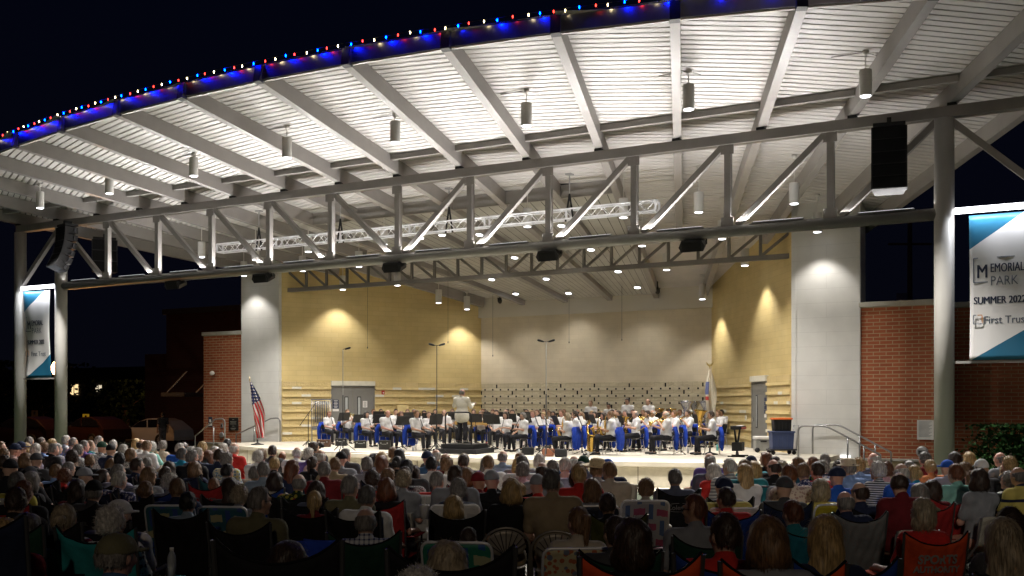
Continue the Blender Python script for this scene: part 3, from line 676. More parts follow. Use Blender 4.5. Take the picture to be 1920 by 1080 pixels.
# ------------------------------------------------------------------ rails, steps
M_RAIL = mat('rail_steel', (.30, .30, .30), .35, .7, .05)
def rail(label, pts, posts, r=.028):
    t = thing('handrail', label, 'handrail'); MB().tube(pts, r, 8).build('rail', M_RAIL, t)
    for a, b in posts: MB().tube([a, b], r*.9, 8).build('post', M_RAIL, t)
def rbend(a, b, c, n=6):
    a, b, c = map(Vector, (a, b, c)); return [tuple(a*(1-t)**2+b*2*t*(1-t)+c*t*t) for t in [i/n for i in range(n+1)]]
st = thing('stage_steps', 'concrete steps down from the right end of the stage', 'steps', (12.0, 4.6, 0))
for i in range(4): mb = MB(); mb.box((.17+.33*i, .75, (.56-.14*i)/2), (.34, 2.2, .56-.14*i), bev=.01); mb.build('step', M_CONC2, st)
st = thing('stage_steps', 'concrete steps down from the left end of the stage', 'steps', (-11.2, 4.2, 0))
for i in range(4): mb = MB(); mb.box((-.17-.33*i, .75, (.56-.14*i)/2), (.34, 2.2, .56-.14*i), bev=.01); mb.build('step', M_CONC2, st)
for yy, lb in ((4.35, 'front'), (6.25, 'rear')):
    rail('grey steel handrail sloping down the right stage steps, %s one of the pair' % lb, [(11.2, yy, .72)]+rbend((11.2, yy, 1.45), (11.2, yy, 1.62), (11.4, yy, 1.62))+rbend((11.85, yy, 1.62), (12.0, yy, 1.62), (12.15, yy, 1.54))+[(13.5, yy, .82), (13.52, yy, .1)], [((12.6, yy, .3), (12.6, yy, 1.3)), ((13.05, yy, .1), (13.05, yy, 1.07))])
for yy, lb in ((3.9, 'front'), (6.2, 'rear')):
    x0 = -11.0 if lb == 'front' else -10.2
    rail('grey steel handrail at the left stage steps, %s one of the pair' % lb, [(x0, yy, .72)]+rbend((x0, yy, 1.5), (x0, yy, 1.68), (x0-.2, yy, 1.68))+[(x0-.5, yy, 1.66), (-12.6, yy, .98), (-12.62, yy, .1)], [((-11.6, yy, .3), (-11.6, yy, 1.36))])
mb = MB(); mb.box((0, 0, 0), (.5, .06, .07), 0); p = at_y(1578, 855.5, 6.40); mb.build('step_light', M_STRIP2, loc=tuple(p), label='white step light low on the right white pillar', cat='light')
mb = MB(); mb.box((0, 0, 0), (.5, .06, .06), 0); mb.build('step_light', M_STRIP2, loc=(12.9, 3.42, .42), label='white step light beside the right stage steps', cat='light')
# ------------------------------------------------------------------ stage gear
def floor_at(x, y): return at_z(x, y, .70)
M_RED = mat('gear_red', (.4, .03, .02), .5); M_TOTE = mat('tote_blue', (.035, .055, .14), .5, 0, .08); M_ORANGE = mat('tote_orange', (.75, .16, .03), .5, 0, .05)
# podium and conductor rail
PO = floor_at(862, 850); PO = np.array([PO[0], PO[1]+.25, .70])
t = thing('podium', 'black two step conductor podium with a rear guard rail', 'podium', tuple(PO), .12)
mb = MB(); mb.box((0, 0, .075), (1.5, 1.45, .15), bev=.01); mb.build('lower_step', M_BLACK, t)
mb = MB(); mb.box((0, .06, .225), (1.15, 1.1, .15), bev=.01); mb.build('upper_step', M_BLACK, t)
mb = MB(); mb.tube([(-.45, -.42, .2)]+rbend((-.45, -.42, 1.15), (-.45, -.42, 1.3), (-.3, -.42, 1.3))+rbend((.3, -.42, 1.3), (.45, -.42, 1.3), (.45, -.42, 1.15))+[(.45, -.42, .2)], .025, 8); mb.build('guard_rail', M_BLACK, t)
# coolers, totes, keyboard rig
p = floor_at(1429, 848); t = thing('cooler', 'grey wheeled cooler with a white lid beside the blue tub', 'cooler', tuple(p), PSI)
M_COOL = mat('cooler_grey', (.26, .26, .24), .5); mb = MB(); mb.box((0, 0, .24), (.50, .36, .38), 0, bev=.03); mb.build('body', M_COOL, t)
mb = MB(); mb.box((0, 0, .47), (.54, .40, .10), 0, bev=.035); mb.build('lid', M_WHITE, t)
for s in (-1, 1): mb = MB(); mb.lathe([(.08, -.03), (.08, .03)], 14, 0, Matrix.Translation((s*.2, -.19, .08)) @ Matrix.Rotation(PI/2, 4, 'X')); mb.build('wheel', M_BLACK, t)
mb = MB(); mb.box((0, -.19, .36), (.2, .03, .05), bev=.01); mb.build('handle', M_BLACK, t)
p = floor_at(1465, 852); t = thing('utility_cart', 'low wheeled cart loaded with a blue storage tub', 'cart', tuple(p), PSI+.1)
mb = MB(); mb.box((0, 0, .15), (.82, .5, .05), bev=.01); mb.build('deck', M_DARKMETAL, t)
for sx in (-1, 1):
    for sy in (-1, 1): mb = MB(); mb.lathe([(.065, -.02), (.065, .02)], 12, 0, Matrix.Translation((sx*.33, sy*.2, .065)) @ Matrix.Rotation(PI/2, 4, 'X')); mb.build('wheel', M_BLACK, t)
mb = MB(); mb.tube([(.40, -.2, .15), (.48, -.2, .9), (.48, .2, .9), (.40, .2, .15)], .018, 7); mb.build('handle', M_RAIL, t)
def tub(name, label, loc, w, d, h, m1, m2, flare=.08, rz=PSI):
    t = thing(name, label, 'tub', loc, rz)
    mb = MB(); a, b = w/2*(1-flare), d/2*(1-flare)
    mb.add([(-a, -b, 0), (a, -b, 0), (a, b, 0), (-a, b, 0), (-w/2, -d/2, h), (w/2, -d/2, h), (w/2, d/2, h), (-w/2, d/2, h)], [(3, 2, 1, 0), (0, 1, 5, 4), (1, 2, 6, 5), (2, 3, 7, 6), (3, 0, 4, 7), (4, 5, 6, 7)])
    for i in range(5): mb.box((-w*.4+w*.2*i, -d/2*(1-flare*.5)-.004, h*.45), (.025, .02, h*.7))
    mb.build('body', m1, t); mb = MB(); mb.box((0, 0, h+.02), (w+.06, d+.06, .05), bev=.015); mb.build('lid' if m2 is not m1 else 'rim', m2, t)
tub('storage_tub', 'big blue plastic storage tub on the low wheeled cart', (p[0], p[1], .70+.178), .68, .46, .50, M_TOTE, M_TOTE)
tub('storage_tub', 'black storage tote with an orange lid on top of the blue tub', (p[0]+.0, p[1], .70+.178+.548), .54, .38, .36, M_BLACK, M_ORANGE)
p2 = floor_at(1447, 845); mb = MB(); mb.box((0, 0, .16), (.3, .25, .32), bev=.02); mb.build('storage_tub', mat('bin_blue', (.04, .10, .24), .5), loc=tuple(p2), rz=PSI, label='small blue bin between the cooler and the cart', cat='tub')
p = floor_at(1384, 856); t = thing('keyboard', 'black electronic keyboard with red front on a folding stand', 'keyboard', tuple(p), PSI+1.2)
mb = MB(); mb.box((0, 0, .86), (.95, .32, .11), 0, bev=.02); mb.box((0, -.17, .85), (.9, .01, .05), 1); mb.build('body', [M_BLACK, M_RED], t)
mb = MB(); mb.box((0, -.06, .918), (.82, .13, .012)); mb.build('keys', M_WHITE, t)
mb = MB(); mb.bar((-.35, 0, .02), (.3, 0, .8), .05); mb.bar((.35, .06, .02), (-.3, .06, .8), .05); mb.bar((-.35, -.25, .02), (-.35, .25, .02), .04); mb.bar((.35, -.25, .02), (.35, .25, .02), .04); mb.box((0, 0, .3), (.5, .3, .25)); mb.build('stand', M_BLACK, t)
p = floor_at(1412, 838); mb = MB(); mb.box((0, 0, .2), (.3, .3, .4), 0, bev=.03); mb.box((0, -.155, .2), (.24, .01, .3), 1); mb.build('small_amplifier', [M_BLACK, M_GRILLE], loc=tuple(p), rz=PSI-.3, label='small black amplifier on the floor behind the keyboard', cat='amplifier')
# tubular chimes at the left
p = floor_at(602, 832); t = thing('tubular_chimes', 'rack of steel tubular chimes by the left stage door', 'chimes', tuple(p), PSI)
mb = MB()
for s in (-1, 1): mb.tube([(s*.36, 0, .05), (s*.36, 0, 1.72)], .022, 8); mb.bar((s*.36, -.28, .05), (s*.36, .28, .05), .05)
mb.bar((-.4, 0, 1.74), (.4, 0, 1.74), .05); mb.bar((-.36, 0, .62), (.36, 0, .62), .08, .14); mb.build('rack', M_RAIL, t)
for i in range(14): mb = MB(); x = -.28+.56*i/13; mb.tube([(x, .05*(i % 2), 1.69), (x, .05*(i % 2), .62+.018*(13-i) if i % 2 else .66)], .017, 8); mb.build('chime_tube', mat('chime_steel', (.2, .2, .2), .3, .8), t)
# tall microphone stands
def mic_stand(label, x, yb, yt, boom=0., kind=0):
    p = floor_at(x, yb); H = (yb-yt)/px_scale(p); t = thing('microphone_stand', label, 'microphone stand', tuple(p), PSI)
    MB().tube([(0, 0, .1), (0, 0, H*.55)], .017, 8).build('lower_tube', M_BLACK, t); MB().tube([(0, 0, H*.55), (0, 0, H)], .011, 8).build('upper_tube', M_GALV if kind else M_BLACK, t)
    for i in range(3): a = i*2*PI/3+.4; MB().bar((0, 0, .35), (.42*math.cos(a), .42*math.sin(a), .015), .025, .018).build('leg', M_BLACK, t)
    for sx in ((-1, 1) if kind != 2 else (1,)):
        mb = MB(); mb.tube([(0, 0, H), (sx*.14, 0, H+.03)], .01, 6); mb.lathe([(.02, -.1), (.03, -.04), (.034, .06), (.02, .1)], 10, 0, Matrix.Translation((sx*.16, 0, H+.03)) @ Matrix.Rotation(sx*1.3, 4, 'Y')); mb.build('microphone', M_BLACK, t)
mic_stand('tall black microphone stand before the left stage door', 643, 846, 655, kind=2)
mic_stand('tall black microphone stand left of the conductor', 819, 852, 648)
mic_stand('tallest grey microphone stand right of the conductor', 1024, 858, 641, kind=1)
p = floor_at(578, 836); t = thing('microphone_stand', 'boom microphone stand with a slanted arm beside the chimes', 'microphone stand', tuple(p), PSI)
MB().tube([(0, 0, .05), (0, 0, 1.2)], .015, 8).build('tube', M_BLACK, t); MB().tube([(-.32, 0, .75), (.28, 0, 1.6)], .012, 8).build('boom_arm', M_BLACK, t)
for i in range(3): a = i*2*PI/3; MB().bar((0, 0, .2), (.3*math.cos(a), .3*math.sin(a), .015), .02).build('leg', M_BLACK, t)
# instrument cases on the floor
for x, y, w, h, c, lb in [(607, 838, .48, .27, (.10, .05, .03), 'brown instrument case beside the leftmost seated player'), (640, 836, .42, .28, (.015, .015, .015), 'black case under the trumpet player'), (676, 840, .42, .27, (.02, .02, .018), 'black case under the dark haired oboe player'), (722, 843, .38, .32, (.02, .018, .015), 'tall black case beneath the big clarinet player')]:
    p = floor_at(x, y); t = thing('instrument_case', lb, 'case', tuple(p), PSI+random.uniform(-.2, .2)); m_ = mat('case_%d' % x, c, .5)
    mb = MB(); mb.box((0, 0, h/2), (w, .22, h), bev=.015); mb.build('body', m_, t); mb = MB()
    for s in (-1, 1): mb.box((s*w*.3, -.115, h*.7), (.04, .012, .05))
    mb.tube([(-.07, -.12, h*.6), (-.07, -.15, h*.6), (.07, -.15, h*.6), (.07, -.12, h*.6)], .01, 6); mb.build('clasps', M_GALV, t)
# ------------------------------------------------------------------ background at the left: parked cars, buildings, lamps, trees
def car(label, x, yb, d, L, rz, col, kind='sedan'):
    p = at_d(x, yb, d); t = thing('parked_car', label, 'car', tuple(p), rz); W, H = 1.75, 1.45
    M_P = mat('car_paint_'+label.split()[0]+str(int(x)), col, .3, .2, .04, 2., coat=.6); M_G = mat('car_glass', (.01, .01, .012), .08)
    prof = [(-.5, .28), (-.49, .55), (-.46, .72), (-.22, .80), (-.12, .92), (.0, 1.28), (.10, 1.42), (.25, 1.44), (.36, 1.30), (.46, .95), (.49, .82), (.5, .45), (.49, .28)]
    mb = MB(); n = len(prof)
    rows = [(-.5, .86), (-.47, .97), (.47, .97), (.5, .86)]
    vs = []
    for w_, s_ in rows:
        for a, z in prof:
            tum = 1-.18*max(0, z-.85)/.6
            vs.append((a*L*(s_*.02+.98), w_*W*tum, .28+(z-.28)*(1 if abs(w_) < .49 else .97)))
    fs = [(j*n+i, j*n+(i+1) % n, (j+1)*n+(i+1) % n, (j+1)*n+i) for j in range(3) for i in range(n)]+[list(range(n))[::-1], [3*n+i for i in range(n)]]
    mb.add(vs, fs, 0, False); mb.build('body', M_P, t)
    for s in (-1, 1):
        mb = MB(); q = [(-.10, .95), (.01, 1.27), (.11, 1.37), (.25, 1.38), (.35, 1.25), (.42, .97)]
        mb.add([(a*L, s*(W*.5*(1-.18*max(0, z-.85)/.6)+.006), z) for a, z in q], [list(range(6)) if s < 0 else list(range(6))[::-1]]); mb.box((.13*L, s*.86, 1.16), (.06, .02, .40), 1); mb.build('side_window', [M_G, M_P], t)
        for a in (-.31, .31):
            mb = MB(); T_ = Matrix.Translation((a*L, s*W*.46, .31)) @ Matrix.Rotation(PI/2, 4, 'X'); mb.lathe([(.2, -.11), (.31, -.1), (.32, 0), (.31, .1), (.2, .11)], 20, 0, T_); w = mb.build('wheel', M_BLACK, t)
            mb = MB(); mb.lathe([(.19, -.115), (.19, .115)], 14, 0, T_)
            for q in range(5): mb.box((0, 0, 0), (.05, .36, .235), 1, rz=q*PI/5, M=T_)
            mb.build('rim', [M_DARKMETAL, M_GALV], w)
        mb = MB(); mb.box((-.47*L, s*.62, .64), (.12, .36, .12), bev=.03); mb.build('headlight', mat('headlamp_glass', (.7, .7, .68), .15), t)
        mb = MB(); mb.box((-.11*L, s*.98, .98), (.12, .16, .11), bev=.03); mb.build('wing_mirror', M_P, t)
    mb = MB(); mb.add([(-.118*L, -.70, .95), (-.118*L, .70, .95), (-.005*L, .60, 1.29), (-.005*L, -.60, 1.29)], [(3, 2, 1, 0)], 0, M=Matrix.Translation((-.012*L, 0, .012))); mb.build('windscreen', M_G, t)
    mb = MB(); mb.box((-.505*L, 0, .5), (.03, .8, .16), bev=.01); mb.build('grille', M_BLACK, t)
car('white parked sedan beyond the left end of the stage', 278, 834, 55, 4.5, -.30+PSI, (.62, .60, .58))
car('dark orange tinted parked car behind the left steel column', 165, 834, 52, 4.4, -.5+PSI, (.05, .02, .012))
car('dark parked car at the left edge below the banner', 32, 836, 50, 4.5, PSI-.2, (.03, .012, .008))
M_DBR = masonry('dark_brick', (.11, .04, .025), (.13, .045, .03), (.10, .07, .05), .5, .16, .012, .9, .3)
def bbox3(mb, x0, x1, y0, y1, z0, z1, mi=0): mb.box(((x0+x1)/2, (y0+y1)/2, (z0+z1)/2), (x1-x0, y1-y0, z1-z0), mi)
p0, p1 = at_y(312, 590, 24), at_y(455, 590, 24)
t = thing('brick_building', 'unlit dark brick building behind the left brick wing', 'building')
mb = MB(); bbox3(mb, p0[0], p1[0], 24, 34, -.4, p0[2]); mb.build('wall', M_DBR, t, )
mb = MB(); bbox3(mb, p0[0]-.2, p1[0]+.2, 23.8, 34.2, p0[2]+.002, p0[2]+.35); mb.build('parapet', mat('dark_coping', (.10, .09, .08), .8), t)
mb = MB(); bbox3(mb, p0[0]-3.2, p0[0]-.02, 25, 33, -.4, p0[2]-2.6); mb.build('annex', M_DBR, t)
p = at_y(357, 740, 9.); t = thing('entrance_canopy', 'dark steel canopy held by slanted rods behind the left brick wing', 'canopy', tuple(p))
mb = MB(); mb.box((0, 0, 0), (1.5, 2.2, .18)); mb.build('roof_slab', M_DARKMETAL, t)
for yy in (-.9, .9): MB().bar((-.55, yy, .1), (.7, yy, 1.05), .05).build('tie_rod', M_STEEL, t)
t = thing('low_building', 'long low dark building with two lit windows beyond the car park', 'building')
p0, p1 = at_y(-60, 700, 70), at_y(330, 690, 70)
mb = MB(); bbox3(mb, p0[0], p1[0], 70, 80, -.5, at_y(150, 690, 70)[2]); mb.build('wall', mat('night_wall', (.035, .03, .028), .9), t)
M_WIN = mat('lit_window', (.9, .7, .4), .5, 0, .3, 2., emit=(1, .72, .36), estr=1.3); M_WIN2 = mat('lit_window_pale', (.9, .8, .6), .5, 0, .4, 3., emit=(1, .85, .6), estr=.8)
for x0, x1, y0, y1, m_ in [(133, 147, 721, 740, M_WIN), (180, 191, 722, 734, M_WIN2)]:
    a, b = at_y(x0, y0, 69.96), at_y(x1, y1, 69.96)
    mb = MB(); mb.box(((a[0]+b[0])/2, 69.9, (a[2]+b[2])/2), (b[0]-a[0], .06, a[2]-b[2])); w = mb.build('window', m_, t)
    mb = MB(); mb.box(((a[0]+b[0])/2, 69.85, (a[2]+b[2])/2), (.12, .06, a[2]-b[2])); mb.build('mullion', M_DARKMETAL, w)
def street_lamp(label, x, y, d, r, e, col, pw):
    p = at_d(x, y, d); t = thing('street_lamp', label, 'street lamp', (p[0], p[1], -.35)); h = p[2]+.35
    MB().lathe([(.09, 0), (.05, .5), (.045, h-r*1.6)], 10).build('pole', M_BLACK, t)
    MB().lathe([(r*.4, h-r*1.5), (r*.95, h-r*.2), (r*.8, h+r*.5), (r*.3, h+r*1.4)], 14).build('globe', mat('lamp_globe_'+str(x), (.9, .8, .6), .4, 0, 0, emit=col, estr=e), t)
    l = bpy.data.lights.new('lamp', 'POINT'); l.energy = pw; l.color = (1, .45, .15); l.shadow_soft_size = .2
    o = bpy.data.objects.new('lamp', l); COL.objects.link(o); o.parent = t; o.location = (0, 0, h+r*2+.3)
street_lamp('glowing globe street lamp just left of the left steel column', 103, 690, 48, .2, 14, (1, .55, .22), 260)
street_lamp('small distant street lamp glowing orange over the car park', 277, 766, 90, .22, 14, (1, .5, .15), 260)
for x, y, d, lb in [(162, 783, 60, 'yellow parking sign on a post behind the left column'), (66, 776, 60, 'dim tan sign on a post between the left columns')]:
    p = at_d(x, y, d); t = thing('parking_sign', lb, 'sign', (p[0], p[1], -.4), PSI-.2); h = p[2]+.4
    MB().tube([(0, 0, 0), (0, 0, h)], .035, 6).build('post', M_GALV, t)
    mb = MB(); mb.box((0, -.05, h), (.42, .02, .42), 0); mb.box((0, -.065, h+.04), (.12, .01, .18), 1)
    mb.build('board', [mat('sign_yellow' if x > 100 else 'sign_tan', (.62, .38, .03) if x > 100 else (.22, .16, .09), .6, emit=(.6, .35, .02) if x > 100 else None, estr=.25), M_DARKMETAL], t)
# trees
def tree(label, x, yb, d, h, w, seed, col, n=1500, group=None, kind='tree'):
    r = random.Random(seed); p = at_d(x, HOR, d); t = thing(kind, label, kind.split('_')[-1], (p[0], p[1], ground(p[0], p[1])), r.uniform(0, 6), group)
    mb = MB(); mb.tube([(0, 0, 0), (.05, 0, h*.3), (-.05, .05, h*.7)], [w*.07, w*.05, w*.015], 8)
    for i in range(6): a = r.uniform(0, 6.28); z = h*r.uniform(.25, .5); mb.tube([(0, 0, z), (math.cos(a)*w*.3, math.sin(a)*w*.3, z+h*.22)], [w*.03, .01], 6)
    mb.build('trunk', mat('bark', (.05, .035, .025), .9), t)
    mb = MB(); cl = [(r.gauss(0, w*.22), r.gauss(0, w*.22), h*r.uniform(.3, .95)) for _ in range(22)]
    for i in range(n):
        c = r.choice(cl); s = w*.16; q = Vector((c[0]+r.gauss(0, s), c[1]+r.gauss(0, s), min(h, max(h*.08, c[2]+r.gauss(0, s*1.1)))))
        a = Vector((r.gauss(0, 1), r.gauss(0, 1), r.gauss(0, 1))).normalized(); b = a.cross(Vector((r.gauss(0, 1), r.gauss(0, 1), r.gauss(0, 1)))).normalized(); e = w*.034*r.uniform(.7, 1.5)
        mb.add([q-a*e, q+b*e*.55, q+a*e, q-b*e*.55], [(0, 1, 2, 3)], r.randint(0, 1))
    mb.build('crown', [mat('leaf_%d' % seed, col, .85, 0, .3, 2., spec=.08), mat('leaf_dark_%d' % seed, tuple(c*.55 for c in col), .85, 0, .3, 2., spec=.08)], t)
tree('dark leafy tree behind the left banner columns', 75, 0, 80, 5.6, 5.0, 3, (.010, .02, .007))
tree('dark tree on the skyline left of the dark brick building', 235, 0, 95, 4.6, 6, 4, (.010, .02, .008))
tree('low dark tree at the far left edge beyond the car park', -8, 0, 85, 6, 7, 5, (.02, .04, .015))
tree('dense dark green shrub against the right brick wall', 1893, 0, 24.5, 1.75, 1.7, 6, (.013, .04, .009), 3200, kind='shrub')
p = at_d(195, 838, 44); t = thing('shrub', 'low dim hedge below the dark orange car', 'shrub', (p[0], p[1], ground(p[0], p[1])), PSI)
mb = MB(); r = random.Random(9)
for i in range(1500):
    q = Vector((r.uniform(-1.5, 1.5), r.uniform(-.5, .5), r.uniform(.02, .62+.1*r.random()))); a = r.uniform(0, 6.28); e = .07
    mb.add([q, q+Vector((math.cos(a)*e, math.sin(a)*e, e*.7)), q+Vector((0, 0, e*1.3)), q+Vector((-math.sin(a)*e, math.cos(a)*e, e*.5))], [(0, 1, 2, 3)])
mb.build('foliage', mat('hedge_leaf', (.025, .03, .012), .8, 0, .4, 2.), t)
p = at_d(1706, 740, 62); t = thing('utility_pole', 'barely visible wooden utility pole in the dark sky right of the stage', 'utility pole', (p[0], p[1], -.2), PSI)
zt = at_d(1706, 405, 62)[2]; MB().tube([(0, 0, 0), (0, 0, zt)], [.2, .13], 10).build('pole', mat('pole_wood', (.09, .06, .04), .9), t)
MB().bar((-1.3, 0, zt-1.5), (1.3, 0, zt-1.5), .12).build('crossarm', MATS['pole_wood'], t); MB().lathe([(.3, -.5), (.3, .5)], 12, 0, Matrix.Translation((-.5, 0, zt-5))).build('transformer', M_GALV, t)

# unseen lamp post added behind the camera as fill light on the crowd: a globe and a flood head aimed at the seats
t = thing('street_lamp', 'tall park lamp post on the lawn behind the audience', 'street lamp', (25., -40., ground(25, -40)))
MB().lathe([(.11, 0), (.06, .8), (.05, 9.)], 10).build('pole', M_BLACK, t); MB().lathe([(.1, 8.8), (.24, 9.1), (.2, 9.4), (.06, 9.6)], 14).build('globe', mat('fill_globe', (.9, .8, .6), .4, 0, 0, emit=(1, .82, .6), estr=6), t)
l = bpy.data.lights.new('lamp', 'POINT'); l.energy = 1500; l.color = (1, .82, .62); l.shadow_soft_size = .25
o_ = bpy.data.objects.new('lamp', l); COL.objects.link(o_); o_.parent = t; o_.location = (0, 0, 9.8)
MB().lathe([(.06, 0), (.2, .3), (.22, .36)], 14, 0, Matrix.Translation((0, .3, 8.3)) @ Matrix.Rotation(-1.4, 4, 'X')).build('fill_flood_head', M_BLACK, t)
for tgt in ((-3., -6., .9), (6., -7., .9), (14.5, -7.5, .9)):
    dv = Vector(tgt)-Vector((25, -39.2, 8.5))
    l = bpy.data.lights.new('lamp', 'SPOT'); l.energy = 5200; l.color = (1, .94, .84); l.spot_size = .34; l.spot_blend = 1.; l.shadow_soft_size = .2
    o_ = bpy.data.objects.new('lamp', l); COL.objects.link(o_); o_.parent = t; o_.location = (0, .8, 8.3); o_.rotation_euler = dv.to_track_quat('-Z', 'Y').to_euler()
# ------------------------------------------------------------------ people: one continuous surface per body (distance field -> surface nets)
def cap(a, b, ra, rb=None, tag=0, k=.03): return ('c', np.array(a, float), np.array(b, float), ra, ra if rb is None else rb, tag, k)
def ell(c, r, tag=0, k=.03): return ('e', np.array(c, float), np.array(r, float), 0, 0, tag, k)
def pdist(p, P):
    if p[0] == 'c':
        a, b = p[1], p[2]; ba = b-a; L = max(1e-9, ba@ba); t = np.clip(((P-a)@ba)/L, 0, 1)
        return np.linalg.norm(P-a-t[..., None]*ba, axis=-1)-(p[3]+(p[4]-p[3])*t)
    q = P-p[1]; k0 = np.linalg.norm(q/p[2], axis=-1); k1 = np.linalg.norm(q/p[2]**2, axis=-1)+1e-9
    return k0*(k0-1)/k1
def pbox(p):
    if p[0] == 'c': r = max(p[3], p[4]); return np.minimum(p[1], p[2])-r, np.maximum(p[1], p[2])+r
    return p[1]-p[2], p[1]+p[2]
def surface(name, prims, h, mats, post=None, smooth=True):
    lo = np.min([pbox(p)[0] for p in prims], 0)-3*h; hi = np.max([pbox(p)[1] for p in prims], 0)+3*h
    n = np.ceil((hi-lo)/h).astype(int)+1
    ax = [lo[i]+h*np.arange(n[i]) for i in range(3)]
    V = np.full(n, 1., np.float32)
    for p in prims:
        b0, b1 = pbox(p); m = p[6]+2.5*h
        i0 = np.maximum(0, np.floor((b0-m-lo)/h).astype(int)); i1 = np.minimum(n, np.ceil((b1+m-lo)/h).astype(int)+1)
        sl = tuple(slice(a, b) for a, b in zip(i0, i1))
        G = np.stack(np.meshgrid(*[ax[i][i0[i]:i1[i]] for i in range(3)], indexing='ij'), -1)
        d = pdist(p, G); o = V[sl]; k = p[6]
        hh = np.clip(.5+.5*(o-d)/k, 0, 1); V[sl] = o*(1-hh)+d*hh-k*hh*(1-hh)
    if post is not None:
        G = np.stack(np.meshgrid(*ax, indexing='ij'), -1); V = post(G, V)
    S = V < 0; c = np.zeros([x-1 for x in n], np.int16)
    sub = lambda A, i, j, k: A[i:A.shape[0]-1+i, j:A.shape[1]-1+j, k:A.shape[2]-1+k]
    cor = [(i, j, k) for i in (0, 1) for j in (0, 1) for k in (0, 1)]
    for q in cor: c += sub(S, *q)
    act = (c > 0) & (c < 8); idx = np.argwhere(act)
    if len(idx) == 0: return None
    acc = np.zeros((len(idx), 3)); cnt = np.zeros(len(idx))
    for a in cor:
        for d in range(3):
            if a[d]: continue
            b = list(a); b[d] = 1
            va = V[tuple((idx+a).T)]; vb = V[tuple((idx+b).T)]; m = (va < 0) != (vb < 0)
            t = np.where(m, va/(va-vb+1e-12), 0); P = np.array(a)+np.zeros((len(idx), 3)); P[:, d] += t
            acc += P*m[:, None]; cnt += m
    verts = lo+h*(idx+acc/cnt[:, None])
    ids = np.full(act.shape, -1, np.int32); ids[act] = np.arange(len(idx))
    faces = []
    for d in range(3):
        u, v = (d+1) % 3, (d+2) % 3
        sa = [slice(None)]*3; sb = [slice(None)]*3; sa[d] = slice(0, -1); sb[d] = slice(1, None)
        A, B = S[tuple(sa)], S[tuple(sb)]; e = np.argwhere(A != B)
        e = e[(e[:, u] > 0) & (e[:, v] > 0) & (e[:, u] < n[u]-1) & (e[:, v] < n[v]-1)]
        fl = A[tuple(e.T)]
        def cid(du, dv): q = e.copy(); q[:, u] -= du; q[:, v] -= dv; return ids[tuple(q.T)]
        Q = np.stack([cid(1, 1), cid(0, 1), cid(0, 0), cid(1, 0)], 1); Q[~fl] = Q[~fl][:, ::-1]; faces.append(Q)
    faces = np.concatenate(faces); faces = faces[(faces >= 0).all(1)]
    me = bpy.data.meshes.new(name); nf = len(faces)
    me.vertices.add(len(verts)); me.vertices.foreach_set('co', verts.astype(np.float32).ravel())
    me.loops.add(nf*4); me.loops.foreach_set('vertex_index', faces.astype(np.int32).ravel())
    me.polygons.add(nf); me.polygons.foreach_set('loop_start', np.arange(0, nf*4, 4, dtype=np.int32))
    for m_ in mats: me.materials.append(m_)
    if len(mats) > 1:
        fc = verts[faces].mean(1); best = np.full(nf, 9.); tg = np.zeros(nf, np.int32)
        for p in prims:
            d = pdist(p, fc); w = d < best-1e-6; best[w] = d[w]; tg[w] = p[5]
        me.polygons.foreach_set('material_index', tg)
    me.polygons.foreach_set('use_smooth', np.ones(nf, bool)); me.update(calc_edges=True); me.validate()
    return me
SKINS = [mat('skin_light', (.56, .34, .24), .55, 0, .06, 8.), mat('skin_tan', (.44, .25, .16), .55, 0, .06, 8.), mat('skin_brown', (.16, .08, .05), .55, 0, .06, 8.), mat('skin_ruddy', (.60, .32, .24), .55, 0, .08, 8.)]
M_SHOE = mat('black_shoe', (.012, .012, .012), .4); M_EYE = mat('eye_dark', (.02, .015, .012), .3, 0, 0); M_LIP = mat('lip', (.36, .13, .11), .5, 0, 0)
def V3(*a): return np.array(a, float)
def rot(yaw, pitch=0.):
    cy, sy, cp, sp = math.cos(yaw), math.sin(yaw), math.cos(pitch), math.sin(pitch)
    return np.array([[cy, -sy, 0], [sy, cy, 0], [0, 0, 1]]) @ np.array([[1, 0, 0], [0, cp, -sp], [0, sp, cp]])
def headprims(c, R, fine, sz=1.):
    T = lambda *p: c+R @ (np.array(p)*sz)
    P = [ell(c, V3(.077, .094, .10)*sz), ell(T(0, .028, -.062), V3(.056, .062, .068)*sz, 0, .04), cap(T(0, .088, -.012), T(0, .106, -.040), .009*sz, .015*sz, 0, .015), ell(T(0, .074, -.108), V3(.022, .02, .02)*sz, 0, .02)]
    for s in (-1, 1): P += [ell(T(s*.080, -.008, -.028), V3(.012, .022, .032)*sz, 0, .008), ell(T(s*.032, .078, .012), V3(.022, .016, .012)*sz, 0, .012)]
    if fine:
        for s in (-1, 1): P += [ell(T(s*.032, .087, -.008), V3(.015, .010, .009)*sz, 2, .004), ell(T(s*.04, .066, -.045), V3(.022, .018, .022)*sz, 0, .02)]
        P += [cap(T(-.02, .087, -.074), T(.02, .087, -.074), .0085*sz, None, 3, .004)]
    return P
